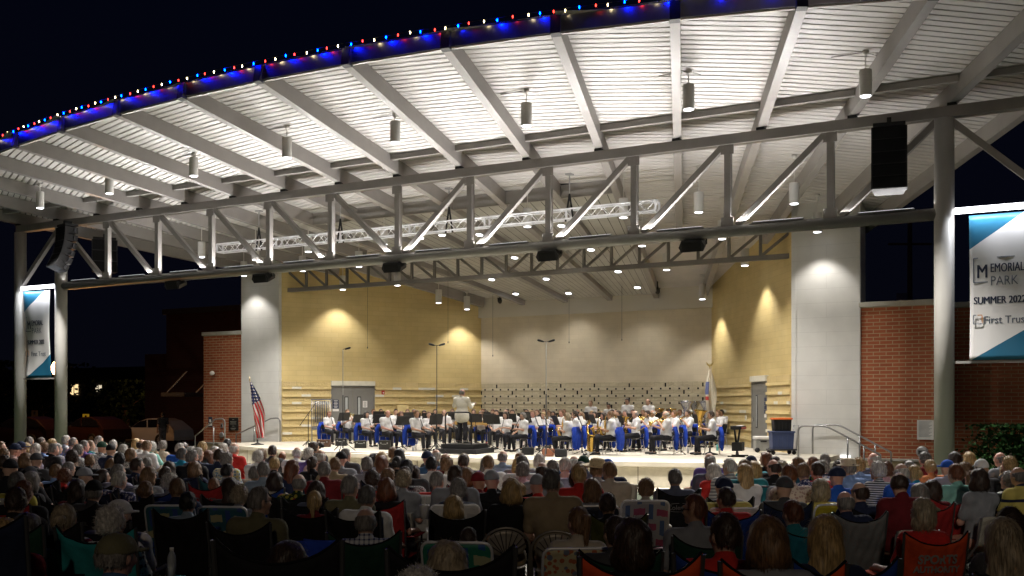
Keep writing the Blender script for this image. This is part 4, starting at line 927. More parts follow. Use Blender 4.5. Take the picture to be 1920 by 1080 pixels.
def hand(P, W, dr, side, curl=.5, sz=1.):
    dr = dr/np.linalg.norm(dr); up = V3(0, 0, 1) if abs(dr[2]) < .8 else V3(0, 1, 0)
    lat = np.cross(dr, up); lat /= np.linalg.norm(lat); nrm = np.cross(lat, dr)
    c = W+dr*.05; P.append(cap(W+dr*.02, W+dr*.08, .030, .034, 0, .015)); P.append(cap(W+dr*.075-lat*.024, W+dr*.075+lat*.024, .017, None, 0, .012))
    for i, (o, l) in enumerate(((-.033, .068), (-.011, .078), (.011, .073), (.032, .056))):
        a = W+dr*.085+lat*o; b = a+dr*l*.55-nrm*l*.25*curl; e = b+dr*l*.40-nrm*l*.75*curl
        P.append(cap(a, b, .0105, .0095, 0, .006)); P.append(cap(b, e, .0095, .0075, 0, .006))
    a = W+dr*.03+lat*side*-.028; b = a+dr*.035+lat*side*-.03; P.append(cap(a, b, .0125, .011, 0, .01)); P.append(cap(b, b+dr*.03-nrm*.01, .0105, .009, 0, .006))
CACHE = {}
def proto(key, seat=.45, stand=False, lean=-.05, arms='lap', female=False, bulk=1., hyaw=0., hpitch=0., legs='std', sleeve='short', fine=False, coat=False, collar=True):
    """joints of the posed body; returns meshes and the frame of the head"""
    if key in CACHE: return CACHE[key]
    h = .0115 if fine else .0165
    hip = .93 if stand else seat+.09
    sw = .165 if female else .19; bw = bulk
    top = hip+.50; L = lean
    pel = V3(0, 0, hip); chest = V3(0, L*.8, hip+.34); nb = V3(0, L+.0, top+.045); hc = V3(0, L+.035+.10*math.sin(-hpitch)*.6, top+.205-.03*abs(math.sin(hpitch)))
    R = rot(hyaw, hpitch); B = headprims(hc, R, fine); B += [cap(nb-V3(0, 0, .05), hc+V3(0, -.015, -.07), .060 if not female else .052, .054 if not female else .046)]
    B += [ell(pel, V3(.165*bw, .13*bw, .13)), ell((pel+chest)/2+V3(0, .02*bw, -.02), V3(.145*bw, .112*bw*(1.1 if bw > 1.05 else 1), .2)), ell(chest, V3(.165*bw, .112*bw, .19))]
    if female: B += [ell(chest+V3(s*.075, .085, -.02), V3(.07, .06, .07)) for s in (-1, 1)]
    S = [V3(s*sw*(.5+.5*bw), L-.005, top-.03) for s in (-1, 1)]
    B += [cap(S[0], S[1], .06*bw, None, 0, .05), cap(nb-V3(0, 0, .03), S[0], .05, .055), cap(nb-V3(0, 0, .03), S[1], .05, .055)]
    # arms: elbow and wrist offsets from the shoulder for right (+x) side, mirrored; hand direction
    A = {'lap': [((.05, .10, -.27), (-.10, .30, -.36), (-.4, .8, -.3))]*2,
         'knees': [((.05, .08, -.28), (.0, .36, -.35), (0, 1, -.2))]*2,
         'rest': [((.09, .06, -.27), (.10, .30, -.28), (0, 1, -.1))]*2,
         'fold': [((.04, .12, -.27), (-.19, .23, -.21), (-1, .1, .1))]*2,
         'chin': [((.05, .10, -.27), (-.10, .30, -.36), (-.4, .8, -.3)), ((.02, .2, -.22), (-.12, .17, .02), (-.3, -.3, 1))],
         'phone': [((.04, .08, -.27), (-.08, .30, -.20), (-.3, .8, .3))]*2,
         'raise': [((.05, .10, -.27), (-.10, .30, -.36), (-.4, .8, -.3)), ((.10, .22, -.12), (.02, .42, .10), (0, .6, .8))],
         'clar': [((.05, .12, -.26), (-.12, .30, -.22), (-.6, .6, -.1)), ((.05, .10, -.27), (-.15, .35, -.36), (-.6, .6, -.2))],
         'horn': [((.05, .12, -.24), (-.10, .27, -.02), (-.6, .6, .3)), ((.06, .10, -.25), (-.12, .30, -.10), (-.7, .5, .2))],
         'sax': [((.06, .08, -.27), (-.06, .26, -.22), (-.6, .7, .0)), ((.07, .04, -.28), (.0, .20, -.42), (-.3, .8, -.3))],
         'bone': [((.04, .14, -.22), (-.12, .26, -.02), (-.5, .6, .4)), ((.06, .16, -.22), (-.06, .44, -.12), (-.4, .9, .0))],
         'big': [((.08, .12, -.24), (-.02, .33, -.20), (-.7, .6, 0)), ((.08, .14, -.24), (-.06, .33, -.08), (-.8, .5, .1))],
         'conduct': [((.15, .12, -.20), (.12, .34, -.05), (.0, .9, .3)), ((.06, .14, -.23), (.02, .38, -.14), (-.2, .9, .2))],
         'side': [((.05, -.02, -.29), (.06, .05, -.53), (0, .1, -1))]*2,
         'perc': [((.06, .06, -.28), (.0, .30, -.30), (-.2, .9, -.2))]*2}[arms]
    SH = []; fore = []
    for i, s in ((0, -1), (1, 1)):
        e, w, dd = A[i]; m = V3(s, 1, 1); E = S[i]+V3(*e)*m; W = S[i]+V3(*w)*m; D = V3(*dd)*m
        r0 = .050*(.6+.4*bw)*(1 if not female else .92)
        B += [cap(S[i], E, r0, r0*.82), cap(E, W, r0*.80, .029)]; hand(B, W, D, s)
        fr = {'short': .72, 'long': 1., 'none': 0}[sleeve]
        if fr: SH += [cap(S[i], S[i]+(E-S[i])*fr, r0+.017, r0*(1-.1*fr)+.017, 0, .03)]
        if sleeve == 'long': SH += [cap(E, E+(W-E)*.93, r0*.8+.015, .045, 0, .02)]
    TR = []
    for s in (-1, 1):
        H0 = V3(s*.09, 0, hip-.01)
        if stand: K = V3(s*.10, .03, hip-.45); N = V3(s*.105, -.02, .09); toe = V3(s*.13, .14, .035)
        elif legs == 'crossed' and s > 0: K = V3(.03, .45, seat+.16); N = V3(-.16, .62, seat-.10); toe = V3(-.19, .74, seat-.06)
        elif legs == 'out': K = V3(s*.12, .44, seat+.08); N = V3(s*.13, .72, .10); toe = V3(s*.15, .85, .10)
        elif legs == 'up': K = V3(s*.08, .42, seat+.25); N = V3(s*.10, .50, seat-.12); toe = V3(s*.12, .64, seat-.17)
        else: K = V3(s*.13, .43, seat+.06); N = V3(s*.13, .42+.05*s, .09); toe = V3(s*.16, .57+.05*s, .035)
        lw = .5+.5*bw
        B += [cap(H0, K, .085*lw, .060), cap(K, N, .060, .036, 0), cap(N+V3(0, -.04, -.04), toe, .038, .035, 1, .02)]
        TR += [cap(H0, K, (.098 if not coat else .086)*lw, .074), cap(K, N+(K-N)*.08, .072, .055)]
    kc = .84 if coat else 1.
    TR += [ell(pel+V3(0, 0, -.02), V3(.182*bw, .145*bw, .13)*kc), cap(pel+V3(-.1*kc, 0, .04), pel+V3(.1*kc, 0, .04), .09*bw*kc, None, 0, .05)]
    SH += [ell(pel+V3(0, .0, .06), V3(.175*bw, .145*bw, .14)), ell((pel+chest)/2+V3(0, .02*bw, -.02), V3(.162*bw, .130*bw*(1.1 if bw > 1.05 else 1), .21)), ell(chest, V3(.182*bw, .130*bw, .20)), cap(S[0], S[1], .076*bw, None, 0, .05), cap(nb-V3(0, 0, .045), S[0], .058, .068), cap(nb-V3(0, 0, .045), S[1], .058, .068)]
    if female: SH += [ell(chest+V3(s*.075, .09, -.02), V3(.08, .068, .08)) for s in (-1, 1)]
    if collar: SH += [cap(nb-V3(0, -.012, .03), nb+V3(0, .0, .012), .074 if not female else .068, .066 if not female else .060, 0, .012)]
    if coat: SH += [ell(pel+V3(0, -.01, -.02), V3(.205*bw, .175*bw, .24)), cap(pel+V3(-.09, 0, -.12), pel+V3(.09, 0, -.12), .145, None, 0, .06)]
    body = surface('body', B, h, [SKINS[0], M_SHOE, M_EYE, M_LIP]); shirt = surface('shirt', SH, h*1.15, [M_WHITE]); tro = surface('trousers', TR, h*1.3, [M_BLACK])
    Hm = Matrix(R.tolist()).to_4x4(); Hm.translation = Vector(hc)
    CACHE[key] = dict(body=body, shirt=shirt, trousers=tro, head=Hm, top=float(hc[2]+.105), chest=chest, S=S, hc=hc)
    return CACHE[key]
# hair and hats, modelled round a head centred on the origin and looking along +Y
def hairmat(n, c): 
    m = bpy.data.materials.new('hair_'+n); m.use_nodes = True; nt, b = nodes_of(m); b.inputs['Roughness'].default_value = .5
    tc = nt.nodes.new('ShaderNodeTexCoord'); mp = nt.nodes.new('ShaderNodeMapping'); mp.inputs['Scale'].default_value = (70, 70, 9)
    nz = nt.nodes.new('ShaderNodeTexNoise'); nz.inputs['Scale'].default_value = 1.; nz.inputs['Detail'].default_value = 3
    nt.links.new(tc.outputs['Object'], mp.inputs[0]); nt.links.new(mp.outputs[0], nz.inputs['Vector'])
    r = nt.nodes.new('ShaderNodeValToRGB'); e = r.color_ramp.elements; e[0].position = .36; e[1].position = .66; e[0].color = (*[x*.55 for x in c], 1); e[1].color = (*[min(1, x*1.25) for x in c], 1)
    nt.links.new(nz.outputs['Fac'], r.inputs[0]); nt.links.new(r.outputs[0], b.inputs['Base Color'])
    bp = nt.nodes.new('ShaderNodeBump'); bp.inputs['Strength'].default_value = .6; bp.inputs['Distance'].default_value = .01; nt.links.new(nz.outputs['Fac'], bp.inputs['Height']); nt.links.new(bp.outputs[0], b.inputs['Normal'])
    return m
HAIRC = {'w': ('white', (.56, .53, .48)), 'g': ('grey', (.23, .21, .19)), 's': ('dark grey', (.13, .12, .11)), 'd': ('brunette', (.045, .025, .015)), 'k': ('black', (.012, .010, .010)), 'b': ('blonde', (.46, .31, .13)), 'r': ('auburn', (.16, .055, .022)), 'n': ('brown', (.20, .11, .05)), 'a': ('sandy', (.36, .29, .19))}
HM = {k: hairmat(v[0], v[1]) for k, v in HAIRC.items()}
def clip_face(zf, yb=.028, zn=-.075):
    def post(G, V):
        x, y, z = G[..., 0], G[..., 1], G[..., 2]
        face = np.minimum(y-yb-np.clip((z-zf)*1.2, 0, .2), .06-(z-zf))   # >0 inside the face window
        V = np.maximum(V, face); return np.maximum(V, (zn-z)) if zn is not None else V
    return post
def wob(a, f, ph=0.):
    def g(G): return a*(np.sin(G[..., 0]*f+ph)*np.sin(G[..., 1]*f*1.1+1+ph)*np.sin(G[..., 2]*f*.9+2))
    return g
HH = .0095
def hair_mesh(style):
    base = ell((0, -.006, .006), (.086, .105, .108)); w = wob(.006, 75)
    if style == 'S':
        f = clip_face(.045, .03, -.07); return surface('hair', [base, ell((0, -.05, -.03), (.078, .06, .08))], HH, [HM['d']], lambda G, V: f(G, V+w(G)))
    if style == 'B':
        def post(G, V):
            V = clip_face(.0, .02, -.07)(G, V+w(G)*.6); z, y = G[..., 2], G[..., 1]; return np.maximum(V, z-(.030-.25*np.clip(y, -.1, .1)))
        return surface('hair', [ell((0, -.012, -.002), (.085, .100, .10)), ell((0, -.05, -.03), (.077, .06, .08))], HH, [HM['g']], post)
    if style == 'M':
        f = clip_face(.05, .035, -.15); w2 = wob(.008, 48)
        return surface('hair', [ell((0, -.01, .006), (.103, .118, .117)), ell((0, -.035, -.06), (.108, .098, .10)), cap((-.07, 0, -.1), (.07, 0, -.1), .05, None, 0, .05)], HH, [HM['d']], lambda G, V: f(G, V+w2(G)))
    if style == 'L':
        f = clip_face(.05, .03, -.36); w2 = wob(.008, 42)
        return surface('hair', [ell((0, -.01, .006), (.10, .116, .114)), ell((0, -.04, -.07), (.105, .09, .11)), ell((0, -.075, -.20), (.11, .05, .17))], HH, [HM['d']], lambda G, V: f(G, V+w2(G)))
    if style == 'C':
        f = clip_face(.045, .03, -.09); w2 = wob(.008, 95); w3 = wob(.006, 170, 2)
        return surface('hair', [ell((0, -.012, .010), (.096, .112, .113)), ell((0, -.05, -.04), (.088, .07, .082))], HH, [HM['g']], lambda G, V: f(G, V+w2(G)+w3(G)))
    if style == 'P':
        f = clip_face(.045, .03, None); return surface('hair', [base, ell((0, -.05, -.03), (.08, .06, .075)), ell((0, -.125, .03), (.03, .03, .03), 0, .01), cap((0, -.135, .02), (0, -.14, -.16), .032, .018, 0, .02)], HH, [HM['d']], lambda G, V: f(G, V+w(G)*.7))
    if style == 'U':
        f = clip_face(.045, .03, -.07); return surface('hair', [base, ell((0, -.05, -.03), (.08, .06, .075)), ell((0, -.118, -.005), (.046, .04, .042), 0, .006)], HH, [HM['b']], lambda G, V: f(G, V+w(G)*.7))
def strands(me, style, n=1500):
    """loose strands over the cut, so the outline is soft"""
    r = np.random.default_rng(len(style)*7+ord(style)); nv = len(me.vertices); co = np.empty(nv*3, np.float32); me.vertices.foreach_get('co', co); co = co.reshape(-1, 3)
    no = np.empty(nv*3, np.float32); me.vertices.foreach_get('normal', no); no = no.reshape(-1, 3)
    m_ = MB(); m_.v = [tuple(v) for v in co.tolist()]; m_.f = [list(f.vertices) for f in me.polygons]; m_.m = [0]*len(m_.f); m_.sm = [True]*len(m_.f)
    out = lambda p: p-np.array([0, -.01, 0])
    for i in r.integers(0, nv, n):
        p = co[i].astype(float); o_ = out(p)*np.array([1, 1, .6]); o_ /= np.linalg.norm(o_)+1e-6
        g = np.array([0, -.35, -1.]) if style in 'MLSBPU' else r.normal(0, 1, 3)
        t_ = g-o_*(g@o_); t_ /= np.linalg.norm(t_)+1e-6
        d_ = t_*(.9 if style != 'C' else .6)+o_*r.uniform(.05, .30 if style != 'C' else .7)+r.normal(0, .16, 3)
        L_ = {'S': .026, 'B': .02, 'M': .05, 'L': .07, 'C': .03, 'P': .03, 'U': .03}[style]*r.uniform(.6, 1.3)
        if p[1] > .05 and p[2] < .06: L_ *= .4
        s_ = np.cross(d_, o_); s_ /= np.linalg.norm(s_)+1e-6; w_ = .0011
        a_ = p-o_*.002; b_ = p+d_*L_*.5+o_*.003; c_ = p+d_*L_-o_*.001
        m_.add([a_-s_*w_, a_+s_*w_, b_+s_*w_, b_-s_*w_, c_], [(0, 1, 2, 3), (3, 2, 4)])
    return m_.mesh('hair', me.materials[0])
HAIR = {s: strands(hair_mesh(s), s) for s in 'SBMLCPU'}
HSTY = {'S': 'short', 'B': 'balding', 'M': 'bobbed', 'L': 'long', 'C': 'curly', 'P': 'ponytailed', 'U': 'tied up'}
def cap_mesh():
    f = lambda G, V: np.maximum(V, -.002-.02*np.clip(G[..., 1], 0, .1)/.1-(G[..., 2]-.012))
    a = surface('cap', [ell((0, -.006, .012), (.094, .112, .112)), cap((-.045, .11, .016), (.045, .11, .016), .03, None, 0, .02), cap((-.04, .15, .010), (.04, .15, .010), .022, None, 0, .02)], .008, [M_NAVY], lambda G, V: np.maximum(np.maximum(V, .004-G[..., 2]), np.minimum(G[..., 1]-.088, (G[..., 2]-.022))))
    return a
CAPM = cap_mesh()
MB_ = MB(); MB_.lathe([(.10, 0.03), (.19, .025), (.235, .045), (.236, .050), (.19, .034), (.108, .04), (.104, .10), (.085, .135), (.04, .145)], 28); HATM = MB_.mesh('straw_hat', mat('straw', (.62, .50, .30), .8, 0, .15, 40., .4, 200))
MB_ = MB(); MB_.lathe([(.10, .02), (.15, .028), (.152, .034), (.106, .036), (.100, .10), (.09, .125), (.05, .118)], 28); FEDM = MB_.mesh('fedora', mat('pale_felt', (.66, .55, .38), .8, 0, .1, 30.))
def glasses_mesh():
    m_ = MB()
    for s in (-1, 1):
        m_.tube([(s*.012, .103, -.002), (s*.058, .098, -.002), (s*.058, .098, -.032), (s*.016, .103, -.034), (s*.012, .103, -.002)], .0028, 5); m_.tube([(s*.058, .098, -.006), (s*.086, .02, -.008), (s*.088, -.02, -.018)], .0026, 5)
    m_.tube([(-.012, .105, -.008), (.012, .105, -.008)], .0025, 5); return m_.mesh('glasses', M_BLACK)
GLM = glasses_mesh()
# fabrics
def fabric(name, col, pat=None, c2=(.8, .8, .78), c3=None, sc=30., emit=None):
    if 'fab_'+name in MATS: return MATS['fab_'+name]
    m = mat('fab_'+name, col, .88, 0, .16, 7., .55, 14, spec=.25)
    if pat:
        nt, b = nodes_of(m); tc = nt.nodes.new('ShaderNodeTexCoord'); sp = nt.nodes.new('ShaderNodeSeparateXYZ'); nt.links.new(tc.outputs['Object'], sp.inputs[0])
        if pat == 'stripe': f = mathn(nt, 'GREATER_THAN', mathn(nt, 'FRACT', mathn(nt, 'MULTIPLY', sp.outputs['Z'], sc)), .5); c = mixc(nt, f, col, c2)
        elif pat == 'band': f = mathn(nt, 'GREATER_THAN', mathn(nt, 'FRACT', mathn(nt, 'MULTIPLY', sp.outputs['Z'], 5.2)), .8); c = mixc(nt, f, col, c2)
        elif pat == 'plaid':
            f = mathn(nt, 'GREATER_THAN', mathn(nt, 'FRACT', mathn(nt, 'MULTIPLY', sp.outputs['Z'], sc)), .66); g = mathn(nt, 'GREATER_THAN', mathn(nt, 'FRACT', mathn(nt, 'MULTIPLY', sp.outputs['X'], sc)), .66)
            c = mixc(nt, mathn(nt, 'MULTIPLY', mathn(nt, 'ADD', f, g), .5), col, c2)
        else:
            v = nt.nodes.new('ShaderNodeTexVoronoi'); v.inputs['Scale'].default_value = sc; nt.links.new(tc.outputs['Object'], v.inputs['Vector'])
            f = mathn(nt, 'LESS_THAN', v.outputs['Distance'], .42); c = mixc(nt, f, col, c2)
            if c3: 
                v2 = nt.nodes.new('ShaderNodeTexVoronoi'); v2.inputs['Scale'].default_value = sc*.6; nt.links.new(tc.outputs['Object'], v2.inputs['Vector']); c = mixc(nt, mathn(nt, 'LESS_THAN', v2.outputs['Distance'], .3), c, c3)
        nt.links.new(c, b.inputs['Base Color'])
    return m
FB = {'bk': ('black', (.012, .012, .014)), 'nv': ('navy', (.018, .025, .06)), 'ch': ('charcoal', (.06, .06, .065)), 'gy': ('grey', (.26, .27, .29)), 'wh': ('white', (.72, .71, .69)), 'cr': ('cream', (.60, .54, .42)), 'bl': ('bright blue', (.02, .10, .50)), 'lb': ('light blue', (.22, .34, .62)), 'bg': ('blue grey', (.25, .32, .40)), 'te': ('teal', (.03, .22, .25)), 'mi': ('mint green', (.22, .50, .44)), 'tq': ('turquoise', (.02, .26, .42)), 'rd': ('red', (.52, .03, .025)), 'dr': ('dark red', (.16, .015, .02)), 'or': ('orange', (.72, .26, .10)), 'pk': ('pink', (.62, .36, .40)), 'pp': ('pale pink', (.70, .50, .46)), 'pu': ('purple', (.14, .09, .30)), 'la': ('lavender', (.36, .35, .46)), 'lg': ('lilac grey', (.33, .32, .36)), 'ye': ('yellow', (.62, .52, .14)), 'py': ('pale yellow', (.66, .58, .36)), 'ol': ('olive', (.14, .13, .07)), 'ta': ('tan', (.36, .28, .17)), 'be': ('beige', (.50, .44, .35)), 'oy': ('olive yellow', (.42, .36, .06)), 'sl': ('slate', (.10, .11, .16)), 'db': ('denim blue', (.05, .12, .25))}
FABS = {k: (v[0], fabric(k, v[1])) for k, v in FB.items()}
FABS.update({'wp': ('white and blue print', fabric('wp', (.68, .68, .70), 'dot', (.16, .22, .42), None, 26)), 'bp': ('black and white print', fabric('bp', (.70, .69, .66), 'dot', (.04, .04, .05), None, 30)), 'np': ('navy floral print', fabric('np', (.04, .05, .13), 'dot', (.5, .48, .55), None, 34)), 'pr': ('purple print', fabric('pr', (.09, .06, .20), 'dot', (.35, .25, .4), None, 30)), 'gp': ('grey print', fabric('gp', (.5, .5, .5), 'dot', (.12, .12, .13), None, 40)), 'yp': ('yellow and blue print', fabric('yp', (.6, .56, .4), 'dot', (.15, .25, .35), (.6, .5, .1), 22)), 'hw': ('dark green floral', fabric('hw', (.015, .035, .015), 'dot', (.35, .30, .05), (.35, .03, .04), 16)), 'gr': ('green and blue print', fabric('gr', (.02, .10, .16), 'dot', (.25, .5, .12), None, 20)), 'bs': ('black and white striped', fabric('bs', (.03, .03, .035), 'stripe', (.62, .62, .6), None, 34)), 'ws': ('white and grey striped', fabric('ws', (.66, .65, .62), 'stripe', (.25, .25, .27), None, 22)), 'rs': ('red and white striped', fabric('rs', (.42, .02, .05), 'stripe', (.66, .6, .58), None, 26)), 'ls': ('lavender banded', fabric('ls', (.36, .35, .44), 'band', (.62, .6, .6))), 'ys': ('yellow and navy banded', fabric('ys', (.62, .52, .14), 'band', (.02, .025, .06))), 'ns': ('navy and white striped', fabric('ns', (.02, .025, .05), 'stripe', (.62, .62, .6), None, 16)), 'pl': ('white and navy plaid', fabric('pl', (.64, .65, .68), 'plaid', (.03, .045, .14), None, 26)), 'pw': ('pale pink print', fabric('pw', (.68, .58, .52), 'dot', (.45, .3, .28), None, 30))})
TROUS = [fabric('trk', (.02, .02, .025)), fabric('trn', (.03, .04, .08)), fabric('trt', (.30, .25, .16)), fabric('trg', (.12, .12, .13))]
CAPC = {'N': ('navy cap', FABS['nv'][1]), 'K': ('black cap', FABS['bk'][1]), 'G': ('grey cap', FABS['gy'][1]), 'W': ('white cap', FABS['wh'][1]), 'R': ('red cap', FABS['dr'][1]), 'B': ('blue cap', FABS['bl'][1]), 'E': ('dark green cap', fabric('capgreen', (.015, .05, .03))), 'O': ('olive cap', FABS['ol'][1]), 'C': ('charcoal cap', FABS['ch'][1])}
def person(label, loc, rz, pr, hair, style, shirt, skin=0, hat=None, glasses=False, trousers=None, group=None, sc=1., zs=1., shirtname='shirt', full=True):
    o = obj('person', pr['body'], None, loc, rz, label, 'person', group, mats=[SKINS[skin]])
    o.scale = (sc, sc, sc*zs)
    obj(shirtname, pr['shirt'], o, mats=[shirt])
    if full: obj('trousers', pr['trousers'], o, mats=[trousers or TROUS[0]])
    H = pr['head']
    if style: obj('hair', HAIR[style], o, M=H, mats=[HM[hair]])
    if hat == 'straw': obj('straw_hat', HATM, o, M=H)
    elif hat == 'fedora': obj('fedora', FEDM, o, M=H)
    elif hat: obj('cap', CAPM, o, M=H, mats=[CAPC[hat][1]])
    if glasses: obj('glasses', GLM, o, M=H)
    return o
# ------------------------------------------------------------------ chairs
M_BEIGE = mat('beige_plastic', (.50, .46, .38), .5, 0, .06); M_TUBE = mat('grey_tube', (.33, .32, .30), .4, .5, .05)
def folding_meshes():
    a = MB(); a.sheet(lambda u, v: ((u-.5)*(.47-.05*max(0, (v-.75)*4)**2*.5), -.235-.06*v+.035*(2*u-1)**2, .50+.31*v-.012*max(0, abs(2*u-1)-.7)/.3*(v > .9)), 12, 6, -.018)
    b = MB(); b.sheet(lambda u, v: ((u-.5)*.43, -.2+.42*v, .445-.02*math.sin(u*PI)), 6, 6, .02)
    c = MB()
    for s in (-1, 1): c.tube([(s*.235, -.30, .80), (s*.235, -.22, .5), (s*.235, .24, .02)], .012, 6); c.tube([(s*.215, .16, .43), (s*.215, -.30, .02)], .012, 6)
    c.tube([(-.215, -.28, .06), (.215, -.28, .06)], .01, 6); c.tube([(-.235, .2, .08), (.235, .2, .08)], .01, 6)
    return [('backrest', a.mesh('backrest', M_BEIGE), None), ('seat', b.mesh('seat', M_BEIGE), None), ('leg_frame', c.mesh('leg_frame', M_TUBE), None)]
def camp_meshes():
    a = MB()
    def bk(u, v):
        e = abs(2*u-1); top = .985+.05*e**3-.06*(1-e**2); z = .36+(top-.36)*v
        return ((u-.5)*(.50+.06*v), -.235-.10*v-.05*(1-e**2)*(.4+.6*v)+.011*math.sin(u*17+v*9)*v+.007*math.sin(u*31-v*13), z)
    a.sheet(bk, 26, 14, -.008)
    tr = MB(); tr.tube([tuple(np.array(bk(i/12, 1))+np.array((0, 0, .004))) for i in range(13)], .008, 5)
    b = MB(); b.sheet(lambda u, v: ((u-.5)*.52, -.25+.5*v, .36-.05*math.sin(u*PI)*math.sin(v*PI)+.02*v), 8, 8, .008)
    c = MB()
    for s in (-1, 1):
        c.tube([(s*.285, -.345, 1.03), (s*.265, -.23, .38), (s*.255, -.2, .02)], .0125, 6); c.tube([(s*.30, .26, .60), (s*.29, .27, .02)], .0125, 6)
        c.tube([(s*.265, -.2, .04), (s*.29, .27, .40)], .010, 6); c.tube([(s*.265, -.22, .40), (s*.29, .27, .04)], .010, 6)
    for y in (-.21, .27): c.tube([(-.27, y, .05), (.27, y, .40)], .010, 6); c.tube([(.27, y, .05), (-.27, y, .40)], .010, 6)
    ar = [MB().sheet(lambda u, v: (s*(.265+.07*u), -.26+.56*v, .625-.02*math.sin(v*PI)-.012*v), 3, 8, .01).mesh('armrest', M_BLACK) for s in (-1, 1)]
    return [('backrest', a.mesh('backrest', M_BLACK), 0), ('trim', tr.mesh('trim', M_GRILLE), None), ('seat', b.mesh('seat', M_BLACK), 0), ('leg_frame', c.mesh('leg_frame', mat('camp_tube', (.12, .12, .12), .4, .6)), None), ('armrest', ar[0], 0), ('armrest', ar[1], 0)]
def web_meshes():
    c = MB(); 
    c.tube([(-.27, -.16, .40)]+rbend((-.27, -.30, .86), (-.27, -.33, .93), (-.2, -.33, .93))+rbend((.2, -.33, .93), (.27, -.33, .93), (.27, -.30, .86))+[(.27, -.16, .40)], .0125, 8)
    c.tube([(-.27, -.2, .40), (-.27, .27, .43), (.27, .27, .43), (.27, -.2, .40)], .0125, 8)
    for s in (-1, 1): c.tube([(s*.29, .24, .02), (s*.29, .2, .62), (s*.29, -.24, .62), (s*.29, -.2, .02)], .0125, 8)
    a = MB(); a.sheet(lambda u, v: ((u-.5)*.53, -.165-.165*v-.02*math.sin(u*PI)+.004*math.sin(u*44)*math.sin(v*30), .42+.50*v), 26, 16, .006)
    b = MB(); b.sheet(lambda u, v: ((u-.5)*.53, -.18+.44*v, .415-.02*math.sin(u*PI)), 8, 8, .006)
    ar = [MB().box((s*.29, -.02, .645), (.05, .42, .025), bev=.01).mesh('armrest', M_WHITE) for s in (-1, 1)]
    return [('frame', c.mesh('frame', M_ALU), None), ('backrest', a.mesh('backrest', M_BLACK), 0), ('seat', b.mesh('seat', M_BLACK), 0), ('armrest', ar[0], None), ('armrest', ar[1], None)]
def fan_meshes():
    c = MB(); arc_ = [(-.235*math.cos(t)*1., -.30-.04*math.sin(t), .68+.20*math.sin(t)) for t in np.linspace(0, PI, 15)]
    c.tube([(-.235, .22, .02), (-.235, -.2, .46)]+arc_+[(.235, -.2, .46), (.235, .22, .02)], .014, 8)
    for s in (-1, 1): c.tube([(s*.215, .17, .44), (s*.215, -.32, .02)], .013, 8)
    c.tube([(-.215, -.3, .06), (.215, -.3, .06)], .011, 6)
    a = MB(); a.sheet(lambda u, v: ((2*u-1)*(.20-.05*(1-v)), -.305-.025*v-.02*(1-(2*u-1)**2), .60+.02*(2*u-1)**2+v*(.07+.19*math.sqrt(max(0, 1-(2*u-1)**2)))), 14, 6, .006)
    for t in np.linspace(.25, PI-.25, 9): a.bar((-.03*math.cos(t), -.334, .62), (-.19*math.cos(t), -.352, .69+.165*math.sin(t)), .010, .008, 1)
    b = MB(); b.lathe([(.2, .44), (.21, .45), (.19, .462)], 20)
    return [('frame', c.mesh('frame', mat('tan_tube', (.30, .27, .22), .4, .5)), None), ('backrest', a.mesh('backrest', [mat('tan_sheet_steel', (.34, .30, .24), .45, .3), M_DARKMETAL]), None), ('seat', b.mesh('seat', MATS['tan_sheet_steel']), None)]
def stage_chair_meshes():
    a = MB(); a.sheet(lambda u, v: ((u-.5)*.42, -.22-.06*v, .60+.24*v), 6, 4, .02); b = MB(); b.box((0, 0, .45), (.43, .42, .035), bev=.015); c = MB()
    for s in (-1, 1): c.tube([(s*.2, -.28, .84), (s*.2, -.2, .44), (s*.21, -.25, .02)], .012, 7); c.tube([(s*.2, -.2, .43), (s*.2, .17, .43), (s*.21, .21, .02)], .012, 7)
    return [('backrest', a.mesh('backrest', M_BLACK), None), ('seat', b.mesh('seat', M_BLACK), None), ('leg_frame', c.mesh('leg_frame', M_CHROME), None)]
CH = {'f': ('folding_chair', folding_meshes()), 'c': ('camp_chair', camp_meshes()), 'w': ('lawn_chair', web_meshes()), 'm': ('metal_chair', fan_meshes()), 's': ('stage_chair', stage_chair_meshes())}
def chair(kind, loc, rz, label, mats=(None,), group=None, only=None):
    n, parts = CH[kind]; t = thing(n, label, 'chair', loc, rz, group)
    for pn, me, mi in parts:
        if only and pn not in only: continue
        obj(pn, me, t, mats=None if mi is None else [mats[mi]])
    return t
def web_material(name, c1, c2, c3):
    m = bpy.data.materials.new('webbing_'+name); m.use_nodes = True; nt, b = nodes_of(m); b.inputs['Roughness'].default_value = .6
    tc = nt.nodes.new('ShaderNodeTexCoord'); sp = nt.nodes.new('ShaderNodeSeparateXYZ'); nt.links.new(tc.outputs['Object'], sp.inputs[0])
    fx = mathn(nt, 'FRACT', mathn(nt, 'MULTIPLY', sp.outputs['X'], 7.6)); fz = mathn(nt, 'FRACT', mathn(nt, 'MULTIPLY', mathn(nt, 'ADD', sp.outputs['Z'], sp.outputs['Y']), 9.))
    sx = mathn(nt, 'GREATER_THAN', mathn(nt, 'ABSOLUTE', mathn(nt, 'SUBTRACT', fx, .5)), .2); sz = mathn(nt, 'GREATER_THAN', mathn(nt, 'ABSOLUTE', mathn(nt, 'SUBTRACT', fz, .5)), .22)
    chk = mathn(nt, 'MODULO', mathn(nt, 'ADD', mathn(nt, 'FLOOR', mathn(nt, 'MULTIPLY', mathn(nt, 'ADD', sp.outputs['X'], 5), 7.6)), mathn(nt, 'FLOOR', mathn(nt, 'MULTIPLY', mathn(nt, 'ADD', sp.outputs['Z'], sp.outputs['Y']), 9.))), 2.)
    c = mixc(nt, chk, mixc(nt, sx, c1, c2), mixc(nt, sz, c3, c2)); nt.links.new(c, b.inputs['Base Color']); return m
